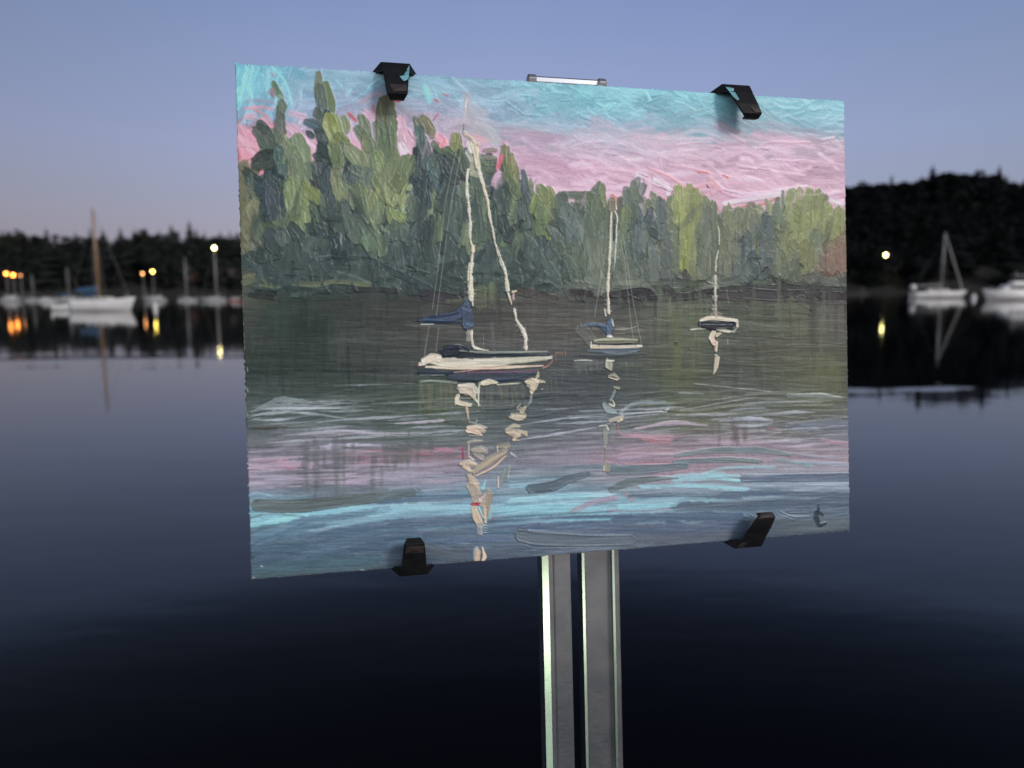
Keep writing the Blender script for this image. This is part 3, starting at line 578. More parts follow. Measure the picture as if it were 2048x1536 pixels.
    scatter(90, 470, 130, 600, 235, -72, 14, (20, 60), (8, 16), 6, lift=3, h=1.0, dry=.25, soft=4)
    for x, y, l, t in ((1100,190,34,2),(1180,198,30,0),(1190,210,16,30),(1120,205,20,-5),(1215,225,20,-40),(1290,210,26,-20),(1040,232,40,5),(1010,206,44,35),(980,200,16,0),(1300,196,24,-10),(1420,212,14,-40),(1160,236,30,20),(1070,219,20,-8),(1040,195,20,0),(985,178,18,5)):
        t = math.radians(t); S([(x, y), (x + l * math.cos(t), y + l * math.sin(t))], [1.5, 3.4, 1.2], (72, 120, 136), a=.8, h=.1, raw=True)
        S([(x, y - 4), (x + l * math.cos(t), y - 4 + l * math.sin(t))], 4, (134, 196, 206), a=.6, h=1.8, raw=True, dry=.3, soft=2.5)
    for x, y, l, t in ((930,196,26,70),(1056,192,20,80),(905,185,24,60),(868,180,30,75),(1150,226,30,20),(1260,230,34,10),(1450,200,40,-20),(1560,235,50,-12),(1640,240,30,-20),(1660,262,20,60),(1590,220,40,-25),(1010,248,40,-20),(1110,252,60,4),(1380,235,50,-14),(500,150,30,-80),(530,170,40,-75),(556,200,40,70),(566,180,46,62),(580,215,30,60),(490,200,30,85),(740,180,40,-30),(700,205,50,-35),(760,165,30,-20)):
        t = math.radians(t); S([(x, y), (x + l * math.cos(t), y + l * math.sin(t))], 7, (128, 190, 200), a=.5, h=1.5, raw=True, dry=.35, soft=4)
    # greyed violet passage, then pinks
    scatter(150, 1000, 255, 1690, 285, 6, 8, (50, 130), (8, 18), 6, h=.9, dry=.3, soft=7, mix=.45, ridge=.3)
    scatter(300, 1010, 278, 1690, 412, 8, 14, (50, 150), (14, 30), 8, h=.7, dry=.25, soft=7, mix=.45, ridge=.3)
    scatter(120, 1020, 290, 1690, 405, 8, 15, (24, 90), (6, 16), 7, lift=16, a=.8, h=1.0, dry=.3, soft=6, ridge=.4)
    scatter(40, 1020, 290, 1690, 405, 8, 15, (24, 70), (3, 6), 7, lift=-10, h=.5, dry=.3, soft=3)
    scatter(90, 475, 245, 880, 330, 50, 40, (16, 50), (8, 16), 10, lift=4, h=1.0, soft=3)
    c.zone(1140, 130, 3.593)
    for p, w, col in (([(20,510),(120,560),(230,550)],16,(214,176,200)),([(240,620),(330,650),(420,690)],26,(208,172,196)),([(330,560),(420,590)],12,(214,180,204)),([(470,780),(600,850),(730,900)],34,(214,186,212)),
        ([(480,800),(500,900),(490,1000)],60,(212,186,212)),([(540,800),(560,900),(520,990)],40,(216,176,200)),([(600,820),(690,870),(700,940)],46,(206,192,220)),([(0,760),(200,750),(440,770)],30,(206,160,182)),
        ([(560,740),(700,800),(830,880)],34,(200,138,152)),([(700,720),(850,740),(1000,780)],30,(198,150,172)),([(1040,850),(1130,910),(1350,930),(1500,900)],34,(214,180,208)),([(1060,900),(1200,950),(1500,930)],24,(206,150,170)),
        ([(1100,1000),(1300,960),(1500,930)],50,(210,186,214)),([(1500,900),(1620,880),(1700,870)],22,(222,196,220)),([(1190,720),(1400,760),(1690,800)],26,(206,166,188)),([(1140,490),(1250,560)],26,(204,160,176)),
        ([(750,580),(900,560),(1010,560)],16,(206,170,194)),([(1350,600),(1430,560),(1720,560)],24,(196,152,174)),([(1430,680),(1600,690),(1700,680)],16,(214,180,204)),([(860,890),(1000,860),(1080,900)],40,(200,140,158)),
        ([(10,860),(200,880),(380,900)],40,(206,160,184)),([(1000,820),(1050,870),(1020,920)],50,(196,148,158)),([(1560,940),(1700,960),(1960,930)],60,(194,150,172)),([(1620,950),(1800,940),(1940,920)],22,(214,184,206)),
        ([(1850,960),(1960,1000)],60,(218,190,216)),([(1880,540),(1940,600)],50,(178,160,176)),([(1800,540),(1900,520)],24,(210,176,190)),([(100,600),(300,600),(500,640)],18,(196,158,182)),([(640,660),(660,760)],14,(212,182,206))):
        S(p, w, col, h=1.3, dry=.2, mix=.4, soft=4)
    for p in ([(1040,598),(1082,606)],[(1365,606),(1425,618)],[(1210,745),(1300,755)],[(1340,752),(1440,765)],[(1735,744),(1785,742)],[(300,650),(340,656)],[(1620,700),(1640,710)],[(640,880),(712,915)],[(480,780),(560,815)],[(1090,905),(1200,930)]):
        S(p, 9, (136, 108, 130), h=.1)
    S([(975,855),(985,880)], [4,14], (40,44,50)); S([(985,885),(1000,885)], 7, (48,46,52))
    for p, w in (([(915,770),(990,778)],18),([(1095,795),(1130,810)],26),([(300,940),(350,980),(372,1012)],36),([(640,960),(680,968)],30),([(485,985),(520,1005)],34),([(1230,1020),(1380,1000),(1480,960)],22),([(950,930),(1010,1000),(1060,1040)],22),([(230,900),(260,960)],16)):
        S(p, w, (206, 92, 96), mix=.3, var=.05, a=.85, soft=2.5, dry=.15)
    c.zone(460, 110, 5.12)
    for p, w, col in (([(150,560),(300,540),(450,560)],60,(202,120,136)),([(160,640),(260,620)],90,(186,152,176)),([(250,560),(330,600)],50,(196,100,112)),([(350,640),(440,760)],120,(206,120,136)),([(110,760),(180,900)],150,(204,150,168)),
        ([(250,820),(300,960)],130,(206,134,150)),([(90,960),(120,1060)],60,(206,110,122)),([(150,1000),(220,1080)],110,(202,124,138)),([(620,740),(700,800)],130,(204,160,190)),([(740,840),(850,960)],90,(212,178,206)),
        ([(840,960),(880,1060)],70,(214,150,176)),([(1390,600),(1470,650)],130,(214,164,186)),([(1210,700),(1250,850)],100,(208,176,204)),([(1240,900),(1340,970)],90,(216,158,178)),([(1760,660),(1780,800)],150,(206,158,180)),
        ([(1800,800),(1800,1000)],150,(218,182,208)),([(1750,800),(1740,1050)],50,(226,206,230)),([(160,480),(300,470),(460,500)],60,(142,138,158)),([(620,600),(760,640)],100,(172,148,170)),([(1350,480),(1500,400),(1600,420)],80,(150,136,154)),
        ([(1650,240),(1560,360)],60,(128,138,156)),([(1400,340),(1500,260),(1560,240)],50,(134,192,204)),([(1200,420),(1220,360)],60,(130,182,198)),([(1080,260),(1140,320)],50,(132,182,198)),
        ([(430,130),(560,270),(640,520)],50,(132,198,210)),([(300,130),(210,330)],36,(136,200,208)),([(240,120),(130,300)],24,(128,190,200)),([(100,140),(80,560)],50,(116,186,198)),([(1990,330),(2040,480)],90,(134,200,212)),([(180,400),(220,470)],50,(130,160,180))):
        S(p, w, tuple(np.array(col) * .62 + np.array((168, 150, 172) if max(y for x, y in p) < 560 else (200, 150, 172)) * .38) if col[0] > 150 else col, h=1.1, dry=.2, mix=.4, soft=5, a=.85)
    for p, w, col in (([(165,80),(185,120)],26,(86,84,104)),([(380,105),(430,150)],14,(72,96,112)),([(420,180),(445,230)],26,(176,90,110)),([(410,390),(450,440)],40,(176,104,120)),([(1660,480),(1740,465)],60,(196,70,78)),([(1465,520),(1480,590)],34,(204,92,100)),
        ([(1215,600),(1290,680)],48,(208,66,70)),([(465,700),(485,740)],30,(200,80,84)),([(85,1010),(95,1070)],28,(206,82,84)),([(860,890),(880,920)],26,(206,100,110)),([(190,1080),(230,1060)],30,(206,100,100)),([(1290,950),(1340,990)],28,(212,120,116))):
        S(p, w, col, h=1.0, a=.8, soft=3.5, dry=.15)
    # ---- left wood: loaded leaf-shaped strokes
    D, D2, M, G, L, O = (70, 88, 88), (52, 68, 70), (84, 104, 96), (104, 122, 94), (120, 134, 98), (124, 136, 76)
    def leaf(x0, y0, x1, y1, w, col, **kw):
        dx, dy = x1 - x0, y1 - y0; L_ = math.hypot(dx, dy) + 1; nx_, ny_ = -dy / L_, dx / L_; q = w * .13
        col = np.array(col, float)
        k = dict(h=1.9, jag=.22, mix=.3, ridge=1.0, var=.10, end=.25, soft=3.0, comb=.16, nb=max(3, w / 26.0), col2=np.clip(col * R.uniform(.84, 1.12) + np.array([R.gauss(0, 4), R.gauss(0, 4), R.gauss(0, 5)]), 6, 240)); k.update(kw)
        pts = [(x0 - dx * .04, y0 - dy * .04)] + [(x0 + dx * f + nx_ * R.uniform(-q, q), y0 + dy * f + ny_ * R.uniform(-q, q)) for f in (.33, .68)] + [(x1 + dx * .06, y1 + dy * .06)]
        S(pts, [w * R.uniform(.75, .95), w * R.uniform(1.05, 1.25), w * R.uniform(1.05, 1.3), w * R.uniform(.8, 1.05)], col, **k)
        if w > 45:
            for _ in range(2):
                o = R.uniform(-.32, .32) * w; f0 = R.uniform(0, .4); f1 = f0 + R.uniform(.3, .55); m_ = R.choice((1.13, .86, 1.08))
                S([(x0 + dx * f0 + nx_ * o, y0 + dy * f0 + ny_ * o), (x0 + dx * f1 + nx_ * o * 1.2, y0 + dy * f1 + ny_ * o * 1.2)], w * R.uniform(.12, .24), np.clip(col * m_, 6, 240), a=.8, h=2.1, jag=.4, mix=.3, ridge=.6, end=.8, soft=1.6)
    c.zone(0, 0, 1)
    # body of the wood
    CX = [476,500,510,540,575,600,626,640,655,690,700,722,740,760,790,798,832,840,862,885,903,920,940,960,1000,1003,1012,1030,1038,1050,1062,1072,1095,1112,1125,1150,1190,1205,1212,1218,1240,1250,1262,1275,1278,1300,1315,1330,1345,1400,1415,1440,1480,1520,1530,1560,1640,1650,1690]
    CY = [325,325,300,270,278,288,332,305,258,262,292,316,290,262,256,324,326,274,280,304,280,292,312,306,300,334,304,314,372,352,380,382,384,404,396,390,382,376,394,410,412,390,372,374,408,396,396,404,388,392,404,420,417,412,404,389,387,404,420]
    body = [(62, 78, 78), (74, 92, 86), (56, 72, 72), (96, 114, 90), (110, 124, 90), (68, 86, 84)]
    for _ in range(1150):
        x = R.uniform(470, 1700); y = R.uniform(250, 588)
        if y < np.interp(x, CX, CY) + 9: continue
        if x > 1110: col = np.array(c.at(x, max(y, 442) if y < 442 else y)) + R.gauss(0, 7)
        elif x < 520 and y > 320 + (520 - x) * 0 and x < 506: col = np.array((112, 114, 86)) + R.gauss(0, 5) if y < 500 else np.array((84, 92, 80.))
        else:
            n_ = float(vnoise(np.array([x / 34.]), np.array([y / 60.]), 61)[0]); dk = max(0, (y - 440) / 140)
            col = np.array(body[3 + (n_ > .72)] if n_ > .56 + .5 * dk else body[int(n_ * 7) % 3 if R.random() < .8 else 5], float) + R.gauss(0, 5)
        t = math.radians(-84 + R.gauss(0, 17)) if y < 520 or x > 1110 else math.radians(R.gauss(-30, 40)); l = R.uniform(14, 34) * (.7 if y > 540 else 1)
        dx, dy = l * math.cos(t), l * math.sin(t)
        S([(x - dx, y - dy * .8), (x + R.uniform(-3, 3), y), (x + dx, y + dy * .8)], [R.uniform(14, 24), R.uniform(18, 34), R.uniform(13, 22)], np.clip(col, 8, 235), a=.92, raw=True, h=1.2, jag=.25, end=.25, mix=.35, ridge=.7, soft=3.2, col2=np.clip(col * R.uniform(.86, 1.1) + R.gauss(0, 4), 8, 235))
    c.zone(460, 110, 5.12)
    for a in ((450,290,530,440,80,(84,112,84)),(430,350,440,420,50,(150,110,120)),(500,420,540,450,50,(120,140,130)),(525,480,535,640,110,(96,112,88)),(515,620,520,860,130,(92,104,92)),(540,850,600,1000,130,(116,130,98)),
        (690,860,740,1250,210,(112,124,92)),(640,980,700,1300,180,(106,122,92)),(800,1120,860,1260,110,(104,120,92)),
        (905,190,905,430,92,(110,118,92)),(925,330,935,620,110,(92,110,94)),(985,300,1045,570,90,(104,118,90)),(900,560,930,700,110,(84,100,92)),(985,580,1010,640,70,(58,72,76)),
        (300,690,370,780,110,(66,82,78)),(280,760,450,950,170,(70,86,80)),(480,800,500,900,90,(98,112,92)),
        (780,690,960,745,115,(72,90,92)),(790,790,850,850,70,(54,68,74)),(910,780,1000,930,150,(66,84,86)),(930,920,1010,1080,110,(58,74,78)),(960,820,980,880,60,(98,116,118)),
        (1040,640,1090,870,190,(124,138,78)),(1010,620,1060,700,90,(120,130,70)),(1160,640,1180,780,100,(116,130,92)),(1100,820,1190,900,110,(112,126,76)),(1050,930,1110,1130,150,(112,130,92)),
        (1340,640,1400,820,120,(110,122,94)),(1300,760,1430,960,120,(100,116,94)),(1210,950,1330,1130,170,(116,132,98)),(1400,860,1440,1120,150,(104,120,94)),(1490,700,1520,900,90,(114,128,100)),
        (1605,470,1640,760,210,(96,108,78)),(1570,740,1600,1060,200,(92,110,84)),(1660,640,1690,1040,90,(98,114,82)),(1500,1020,1560,1260,150,(122,136,92)),(1700,1060,1640,1300,170,(120,134,96)),(1800,1050,1740,1260,120,(112,126,92)),
        (1900,660,1950,740,70,(116,120,110)),(1940,700,1950,1000,120,(84,100,96)),(2000,680,2040,800,70,(128,124,104)),(1960,920,1930,1250,150,(78,94,96)),(1890,960,1900,1120,60,(50,66,66)),
        (480,1030,280,1110,170,(58,72,66)),(460,1100,250,1150,100,(66,80,70)),(160,1190,330,1330,120,(56,70,70)),(190,1280,420,1420,130,(58,74,78)),(500,960,540,1220,130,(78,100,92)),(380,1210,420,1340,90,(70,88,90)),
        (470,1240,580,1330,110,(60,76,80)),(330,1340,420,1530,130,(66,84,88)),(560,1390,600,1450,70,(98,118,76)),(870,1040,980,1000,110,(60,76,76)),(900,1130,1000,1500,200,(68,86,88)),(1000,1180,1030,1480,110,(78,92,96)),
        (1080,1180,1140,1470,150,(112,126,92)),(1110,1080,1100,1220,110,(106,124,90)),(620,1330,700,1520,170,(116,130,90)),(760,1330,900,1500,130,(122,134,72)),(900,1390,930,1510,50,(128,140,76)),(700,1360,650,1530,90,(112,128,92)),
        (1230,1160,1400,1230,120,(92,112,98)),(1190,1240,1330,1340,120,(86,104,98)),(1400,1180,1350,1420,140,(96,112,104)),(1280,1350,1270,1530,120,(112,126,94)),(1500,1260,1640,1480,170,(112,128,88)),(1760,1250,1660,1500,170,(116,128,88)),
        (1540,1280,1480,1500,60,(138,150,92)),(1850,1330,1820,1390,50,(150,165,120)),(2000,1200,1960,1480,170,(66,84,86)),(1900,1300,2000,1440,120,(62,78,82)),(1800,1440,1760,1530,90,(134,148,104))):
        leaf(*a)
    c.zone(460, 380, 5.12)
    for a in ((200,10,330,60,60,(58,74,74)),(330,0,370,240,90,(58,76,80)),(420,-40,460,300,150,(66,84,86)),(530,60,560,260,60,(50,64,76)),(640,-100,660,220,170,(116,130,92)),(560,10,600,50,60,(112,128,70)),(750,-40,920,130,120,(120,134,80)),
        (700,260,640,310,90,(100,116,66)),(760,180,780,360,90,(122,136,88)),(850,130,870,330,80,(92,108,92)),(960,60,960,260,90,(92,108,96)),(1000,-50,1040,240,100,(72,90,90)),(1100,-40,1140,100,130,(112,126,92)),(1160,120,1170,260,110,(84,98,94)),
        (1230,90,1260,200,40,(138,150,112)),(1320,-40,1420,300,150,(104,122,92)),(1400,0,1500,330,130,(108,124,88)),(1550,100,1500,330,110,(112,126,90)),(1620,180,1660,330,110,(136,150,104)),(1680,330,1770,250,90,(126,136,70)),
        (1760,80,1800,230,90,(146,158,118)),(1870,110,1860,300,150,(98,116,106)),(1990,60,2040,180,90,(60,76,80)),(1900,280,2040,420,110,(62,78,82)),
        (480,340,360,370,80,(76,90,70)),(440,330,480,360,40,(120,134,80)),(620,370,730,480,130,(62,78,80)),(760,370,940,360,70,(50,66,66)),(800,420,960,440,110,(58,74,74)),(980,300,1200,300,70,(62,78,78)),(1190,260,1300,520,130,(84,98,92)),
        (560,370,640,520,26,(110,122,124)),(660,520,700,720,130,(66,84,82)),(400,440,480,620,160,(64,80,78)),(500,440,540,560,100,(84,100,98)),(870,600,940,480,90,(70,88,84)),(1010,560,940,700,110,(72,90,86)),(1050,500,1100,640,110,(56,72,74)),
        (1300,300,1480,640,170,(88,106,88)),(1380,480,1420,620,120,(92,110,92)),(1540,500,1550,660,120,(104,120,88)),(1450,330,1520,470,50,(140,152,112)),(1530,380,1620,460,60,(106,122,104)),(1600,440,1600,560,70,(92,112,104)),
        (1690,330,1700,540,130,(80,98,92)),(1690,540,1760,820,110,(88,106,98)),(1880,560,1840,760,130,(66,84,82)),(1990,460,2040,700,120,(70,86,86)),(1750,400,1830,560,100,(72,88,86)),
        (200,660,330,700,110,(62,80,74)),(150,680,170,780,90,(62,86,82)),(300,740,520,680,60,(60,76,72)),(1200,680,1320,700,80,(66,84,80))):
        leaf(*a)
    for a in ((930,640,1010,700,50,(60,76,78)),(1130,440,1140,560,24,(122,134,130)),(1090,560,1080,600,22,(126,136,130)),(880,690,1010,680,18,(120,132,128)),(1020,690,1150,700,16,(40,50,50)),(780,690,880,720,26,(44,56,56)),(1600,540,1740,520,16,(40,52,54)),(1610,560,1600,640,14,(120,132,130)),(1740,580,1760,780,14,(44,56,58)),(1760,790,1900,740,14,(46,58,60)),(1740,800,2040,860,18,(48,60,62)),(1860,790,2040,850,12,(140,150,148)),(1480,690,1540,760,20,(118,130,122))):
        leaf(*a)
    # green shore line under the left wood
    for p, w, col in (([(110,760),(300,800),(600,770),(1000,780)],110,(64,82,80)),([(400,820),(900,840),(1500,860)],110,(66,84,80)),([(280,820),(420,850)],60,(60,78,90)),([(120,900),(250,870)],40,(106,112,82)),([(130,960),(300,910),(420,960)],80,(96,104,80)),([(300,980),(500,1000)],44,(104,116,82)),
        ([(640,960),(900,970),(1100,940),(1430,980)],64,(104,112,82)),([(400,930),(560,960),(640,940)],50,(60,76,74)),([(1500,760),(1800,900),(2040,1010)],70,(58,74,74)),([(1100,840),(1300,900),(1450,970)],30,(96,112,104)),([(280,1040),(450,1060)],70,(48,54,56)),([(700,1010),(1000,1050)],50,(52,64,60)),
        ([(1200,1030),(1500,1020),(1700,1040)],60,(56,58,60))):
        S(p, w, col, h=1.0, dry=.15)
    for p in ([(700,910),(780,930)],[(620,750),(700,760)],[(560,350),(650,540)]): S(p, 14, (34,42,46), h=.2)
    c.zone(780, 180, 5.12)
    for a in ((260,300,330,400,90,(120,124,106)),(330,290,440,470,110,(114,118,82)),(300,400,340,640,120,(84,100,94)),(350,560,380,800,130,(78,96,94)),(270,600,260,680,60,(54,70,68)),(440,560,600,640,110,(92,108,82)),
        (660,460,650,620,100,(124,134,72)),(700,450,720,640,60,(112,118,70)),(560,600,640,700,100,(92,108,82)),(200,700,60,1000,150,(108,124,90)),(150,700,120,860,110,(100,116,82)),
        (470,700,420,900,160,(82,98,90)),(420,900,300,1150,150,(66,82,82)),(560,700,680,900,200,(78,94,84)),(620,900,520,1200,180,(72,90,88)),(700,640,780,900,110,(82,98,82)),(640,1100,600,1420,180,(80,98,90)),
        (860,900,900,1400,150,(82,98,88)),(880,1200,900,1530,150,(80,96,86)),(960,620,1090,620,60,(128,120,108)),(920,700,1080,700,50,(122,120,104)),(940,760,1080,760,50,(92,104,88)),(960,820,1080,830,60,(84,98,82)),
        (1180,590,1200,900,110,(112,122,84)),(1240,680,1290,1040,90,(122,124,80)),(1180,860,1300,1100,110,(106,120,84)),(1355,840,1420,1150,80,(84,100,98)),(1440,920,1450,1060,60,(112,124,88)),(1380,1100,1420,1400,110,(80,98,92)),
        (1230,1100,1250,1260,110,(110,124,86)),(1530,990,1580,1130,130,(118,130,92)),(1610,1010,1650,1200,110,(124,134,86)),(1480,1080,1450,1250,70,(112,124,70)),(1540,1220,1560,1350,150,(112,124,72)),(1500,1300,1640,1320,70,(92,106,70)),
        (1300,1180,1400,1400,100,(82,98,96)),(1100,1050,1180,1250,130,(76,92,88)),(1040,1150,1050,1450,120,(74,90,86)),(1150,1300,1200,1530,130,(68,84,84)),(1590,1400,1620,1530,60,(124,138,70)),(1480,1260,1540,1480,40,(96,112,70)),
        (30,1120,160,1130,90,(132,146,104)),(40,1250,120,1340,110,(128,142,84)),(220,1130,240,1320,150,(96,114,100)),(340,1130,300,1500,150,(66,82,84)),(420,1300,400,1530,90,(62,78,80)),(150,1380,130,1530,90,(84,102,96))):
        leaf(*a)
    S([(1100,800),(1130,720),(1140,680)], 60, (214,100,120)); S([(440,320),(470,270),(500,250)], 18, (186,80,100)); S([(1180,540),(1200,570)], 40, (196,140,160)); S([(460,100),(500,130)], 30, (190,100,118)); S([(540,50),(600,56)], 20, (180,110,120))
    for a in ((480,470,560,560,110,(212,140,166)),(560,500,520,590,60,(226,130,140)),(110,560,150,640,90,(220,190,216)),(140,420,200,560,150,(206,160,184)),(800,540,830,640,60,(206,204,210))):
        leaf(*a, h=.8)
    # scraped smoky patch over the masthead
    for p, w, col, dr in (([(790,60),(800,200),(850,330)],130,(156,156,164),.15),([(880,180),(950,260)],150,(152,160,172),.3),([(880,380),(1000,420),(1080,520)],190,(158,158,168),.15),([(1000,400),(1080,560)],130,(160,164,170),.15),([(860,470),(980,520)],110,(190,150,152),.3)):
        S(p, w, col, a=.85, dry=dr, h=.4, ridge=.2, soft=7)
    # ---- far wood, middle and right
    c.zone(1080, 350, 5.689)
    def up(x0, y0, x1, y1, w, col, **kw):
        k = dict(h=1.2, jag=.22, mix=.32, ridge=.7, var=.08, dry=.08, end=.45, soft=2.6, nb=max(4, w / 22.0)); k.update(kw)
        S([(x0, y0), ((x0 + x1) / 2, (y0 + y1) / 2), (x1, y1)], [w * .9, w, w], col, **k)
    for a in ((20,180,40,430,150,(112,124,84)),(100,230,80,500,130,(112,124,80)),(0,400,0,640,150,(104,122,84)),(230,230,560,230,110,(82,98,80)),(240,280,300,600,200,(82,98,88)),(560,260,640,420,150,(86,102,78)),(690,140,720,330,90,(110,124,86)),(640,330,620,640,180,(94,108,86)),
        (300,400,440,640,200,(86,104,98)),(440,380,540,560,150,(78,94,84)),(250,560,400,720,180,(70,88,92)),(560,500,620,800,150,(100,114,100)),(600,760,640,1100,200,(106,116,100)),(420,800,440,1100,180,(92,106,92)),(700,560,700,900,130,(100,112,100)),
        (330,760,520,760,90,(92,106,96)),(100,620,300,800,110,(84,98,92)),(60,620,160,760,40,(54,64,74)),(30,760,60,1000,130,(70,86,88)),(120,900,240,1100,170,(76,94,92)),(80,1050,180,1250,170,(76,96,94)),(300,980,400,1180,150,(82,98,88)),
        (810,290,820,420,110,(108,112,88)),(1060,100,1060,260,100,(100,116,96)),(1000,220,1020,440,110,(92,108,98)),(960,420,950,640,140,(112,126,82)),(1280,230,1300,340,100,(108,120,96)),(1220,310,1200,400,80,(100,114,88)),(1100,400,1160,560,120,(84,100,100)),(1250,400,1230,500,110,(76,90,94)),
        (1370,330,1380,620,150,(84,100,98)),(1090,560,1120,880,170,(78,92,94)),(1240,500,1290,650,130,(74,90,92)),(1280,640,1300,740,100,(66,78,80)),(1000,560,960,640,70,(86,108,92)),(940,700,1100,1100,120,(84,100,92)),(1130,880,1150,1080,110,(74,88,84)),(1270,780,1290,1200,140,(90,102,96)),
        (1430,600,1430,1000,150,(88,98,96)),(1420,900,1440,1240,170,(86,96,92)),(980,1000,1000,1200,150,(90,100,86)),(1180,1020,1200,1260,130,(94,106,94)),(860,980,860,1150,120,(92,104,92)),
        (1480,280,1490,620,120,(110,122,90)),(1570,160,1560,520,140,(130,142,82)),(1690,180,1680,600,170,(128,138,76)),(1790,240,1780,520,110,(120,130,80)),(1640,520,1640,1060,160,(138,148,72)),(1730,560,1730,1000,120,(126,136,84)),(1600,300,1620,700,90,(132,142,84)),
        (1870,300,1860,700,130,(112,122,92)),(1960,360,1950,700,130,(108,118,92)),(1860,700,1840,1150,150,(100,110,92)),(1960,640,1940,1100,130,(100,108,94)),(1540,700,1540,1100,80,(104,112,90)),(1720,1000,1740,1180,110,(112,120,88))):
        up(*a)
    for x in range(1500, 1860, 18): S([(x, 170 + R.uniform(0, 60)), (x + R.uniform(-8, 8), 330)], 14, (134 + R.uniform(-14, 12), 144 + R.uniform(-12, 10), 92), h=1.2, dry=.3)
    for x0, y0, x1, y1, w, col in ((1640,1100,1640,1230,66,(66,66,74)),(1000,630,960,700,30,(50,64,70)),(1220,420,1180,500,18,(52,62,68)),(1350,560,1400,560,14,(56,66,68)),(720,250,760,390,12,(72,86,50)),(880,400,900,1000,16,(76,90,84)),(1000,820,1080,1040,16,(56,68,68)),(1330,900,1360,1130,10,(58,68,70)),(300,760,330,900,10,(120,130,118)),(420,830,640,760,16,(74,88,78)),(900,640,1000,860,14,(116,126,112)),(1030,880,1160,1100,14,(112,122,112))):
        S([(x0, y0), (x1, y1)], w, col, h=.8)
    for a in ((300,420,420,620,230,(96,112,106)),(460,620,560,860,220,(104,116,106)),(600,800,640,1160,230,(110,120,104)),(1130,620,1140,820,170,(92,104,104)),(1280,860,1290,1200,150,(98,108,102)),(980,1020,1010,1200,150,(100,108,94))):
        up(*a, soft=5, h=.8)
    c.zone(1380, 350, 5.689)
    for a in ((60,200,60,460,120,(122,132,76)),(240,340,230,600,150,(104,114,92)),(200,400,210,900,130,(100,110,96)),(420,400,430,700,150,(112,122,90)),(400,640,390,1000,170,(108,116,90)),(380,960,380,1220,170,(106,114,96)),(560,420,560,700,140,(108,116,92)),(520,700,530,1100,120,(100,108,94)),(690,420,680,620,120,(118,120,94)),
        (500,380,700,390,30,(108,120,86)),(780,350,790,440,80,(124,132,98)),(900,300,900,440,70,(134,140,104)),(860,280,880,420,50,(122,130,96)),(990,280,980,520,80,(96,114,98)),(1050,200,1040,560,60,(104,120,98)),(1130,210,1120,500,120,(122,134,88)),(1240,190,1230,480,130,(126,138,86)),(1350,200,1340,500,130,(122,134,84)),(1450,210,1440,460,120,(116,126,80)),
        (1180,480,1170,800,140,(124,134,84)),(1300,500,1290,800,150,(126,134,80)),(1430,460,1420,720,150,(128,138,84)),(1560,360,1540,640,130,(126,138,80)),(1680,400,1670,640,130,(122,134,80)),(1600,500,1620,700,110,(130,140,82)),(1080,560,1060,900,120,(114,122,84)),(1170,780,1160,1040,150,(108,116,82)),(1290,780,1280,1080,130,(114,118,76)),
        (1440,700,1460,880,100,(106,122,104)),(1540,700,1500,760,60,(122,134,90)),(1370,800,1370,1080,100,(110,114,80)),(1020,900,1060,1130,150,(96,106,84)),(1180,1020,1180,1160,170,(88,98,80)),(1450,880,1440,1060,90,(112,116,92)),
        (1700,740,1720,1080,130,(126,100,86)),(1600,860,1600,1060,150,(126,104,86)),(1490,1000,1480,1110,100,(124,106,84)),(1580,880,1570,1000,30,(136,88,78)),
        (850,470,800,640,120,(76,92,98)),(900,500,900,700,110,(80,94,98)),(770,560,780,700,60,(72,88,92)),(640,680,650,900,130,(82,96,96)),(700,650,710,930,66,(96,110,108)),(600,760,590,1000,70,(70,84,90)),(820,720,830,960,110,(84,98,100)),(920,740,920,1000,120,(88,100,98)),(700,930,740,1120,170,(70,84,88)),(880,980,820,1150,130,(74,88,90)),(620,1000,620,1200,130,(80,94,92)),(520,1040,520,1240,110,(84,96,94)),(760,1080,700,1220,130,(66,80,82)),(860,1080,900,1180,110,(64,76,80)),(1020,590,1070,575,26,(60,76,80))):
        up(*a)
    for p, w, col in (([(740,610),(800,490),(830,440)],12,(40,50,58)),([(670,650),(690,800),(680,920)],10,(44,56,60)),([(750,660),(750,800),(745,900)],9,(46,56,60)),([(640,1260),(720,1200),(870,1050)],22,(34,42,46)),([(690,1230),(820,1200),(960,1120)],18,(40,48,52)),([(740,1275),(850,1272)],12,(130,138,140)),([(700,990),(760,1020)],20,(104,116,118)),
        ([(600,700),(560,760)],40,(58,72,78)),([(660,960),(800,950)],26,(54,66,72)),([(1240,1020),(1270,1050)],50,(62,74,54)),([(970,760),(965,1000)],8,(70,80,72)),([(1100,690),(1160,640)],18,(80,92,60)),([(1530,770),(1545,740)],20,(84,92,60)),([(1370,310),(1365,390)],10,(84,96,60)),([(980,1100),(1000,1180)],16,(110,124,116)),
        ([(500,1240),(560,1200),(680,1280)],26,(46,58,58)),([(1110,1190),(1250,1170),(1400,1160)],18,(98,110,84))):
        S(p, w, col, h=.9)

    # dabs that knit the wood together, then crevices with shade and lit lips painted in
    c.zone(0, 0, 1)
    for i in range(430):
        x = R.uniform(480, 1690); y = R.uniform(235, 585)
        if y < np.interp(x, CX, CY) + 14: continue
        q = 9 if x < 1110 else 6
        col = (np.array(c.at(x + R.uniform(-q, q), y + R.uniform(-16, 16))) + c.at(x + R.uniform(-14, 14), y)) / 2 * R.uniform(.88, 1.14) + R.gauss(0, 4)
        t = math.radians(R.choice((-84, -70, -105, -60, -120)) + R.gauss(0, 12)) if x < 1110 else math.radians(-88 + R.gauss(0, 9)); l = R.uniform(6, 24); w = R.uniform(6, 20)
        dx, dy = l * math.cos(t), l * math.sin(t); b = R.uniform(-.3, .3) * l
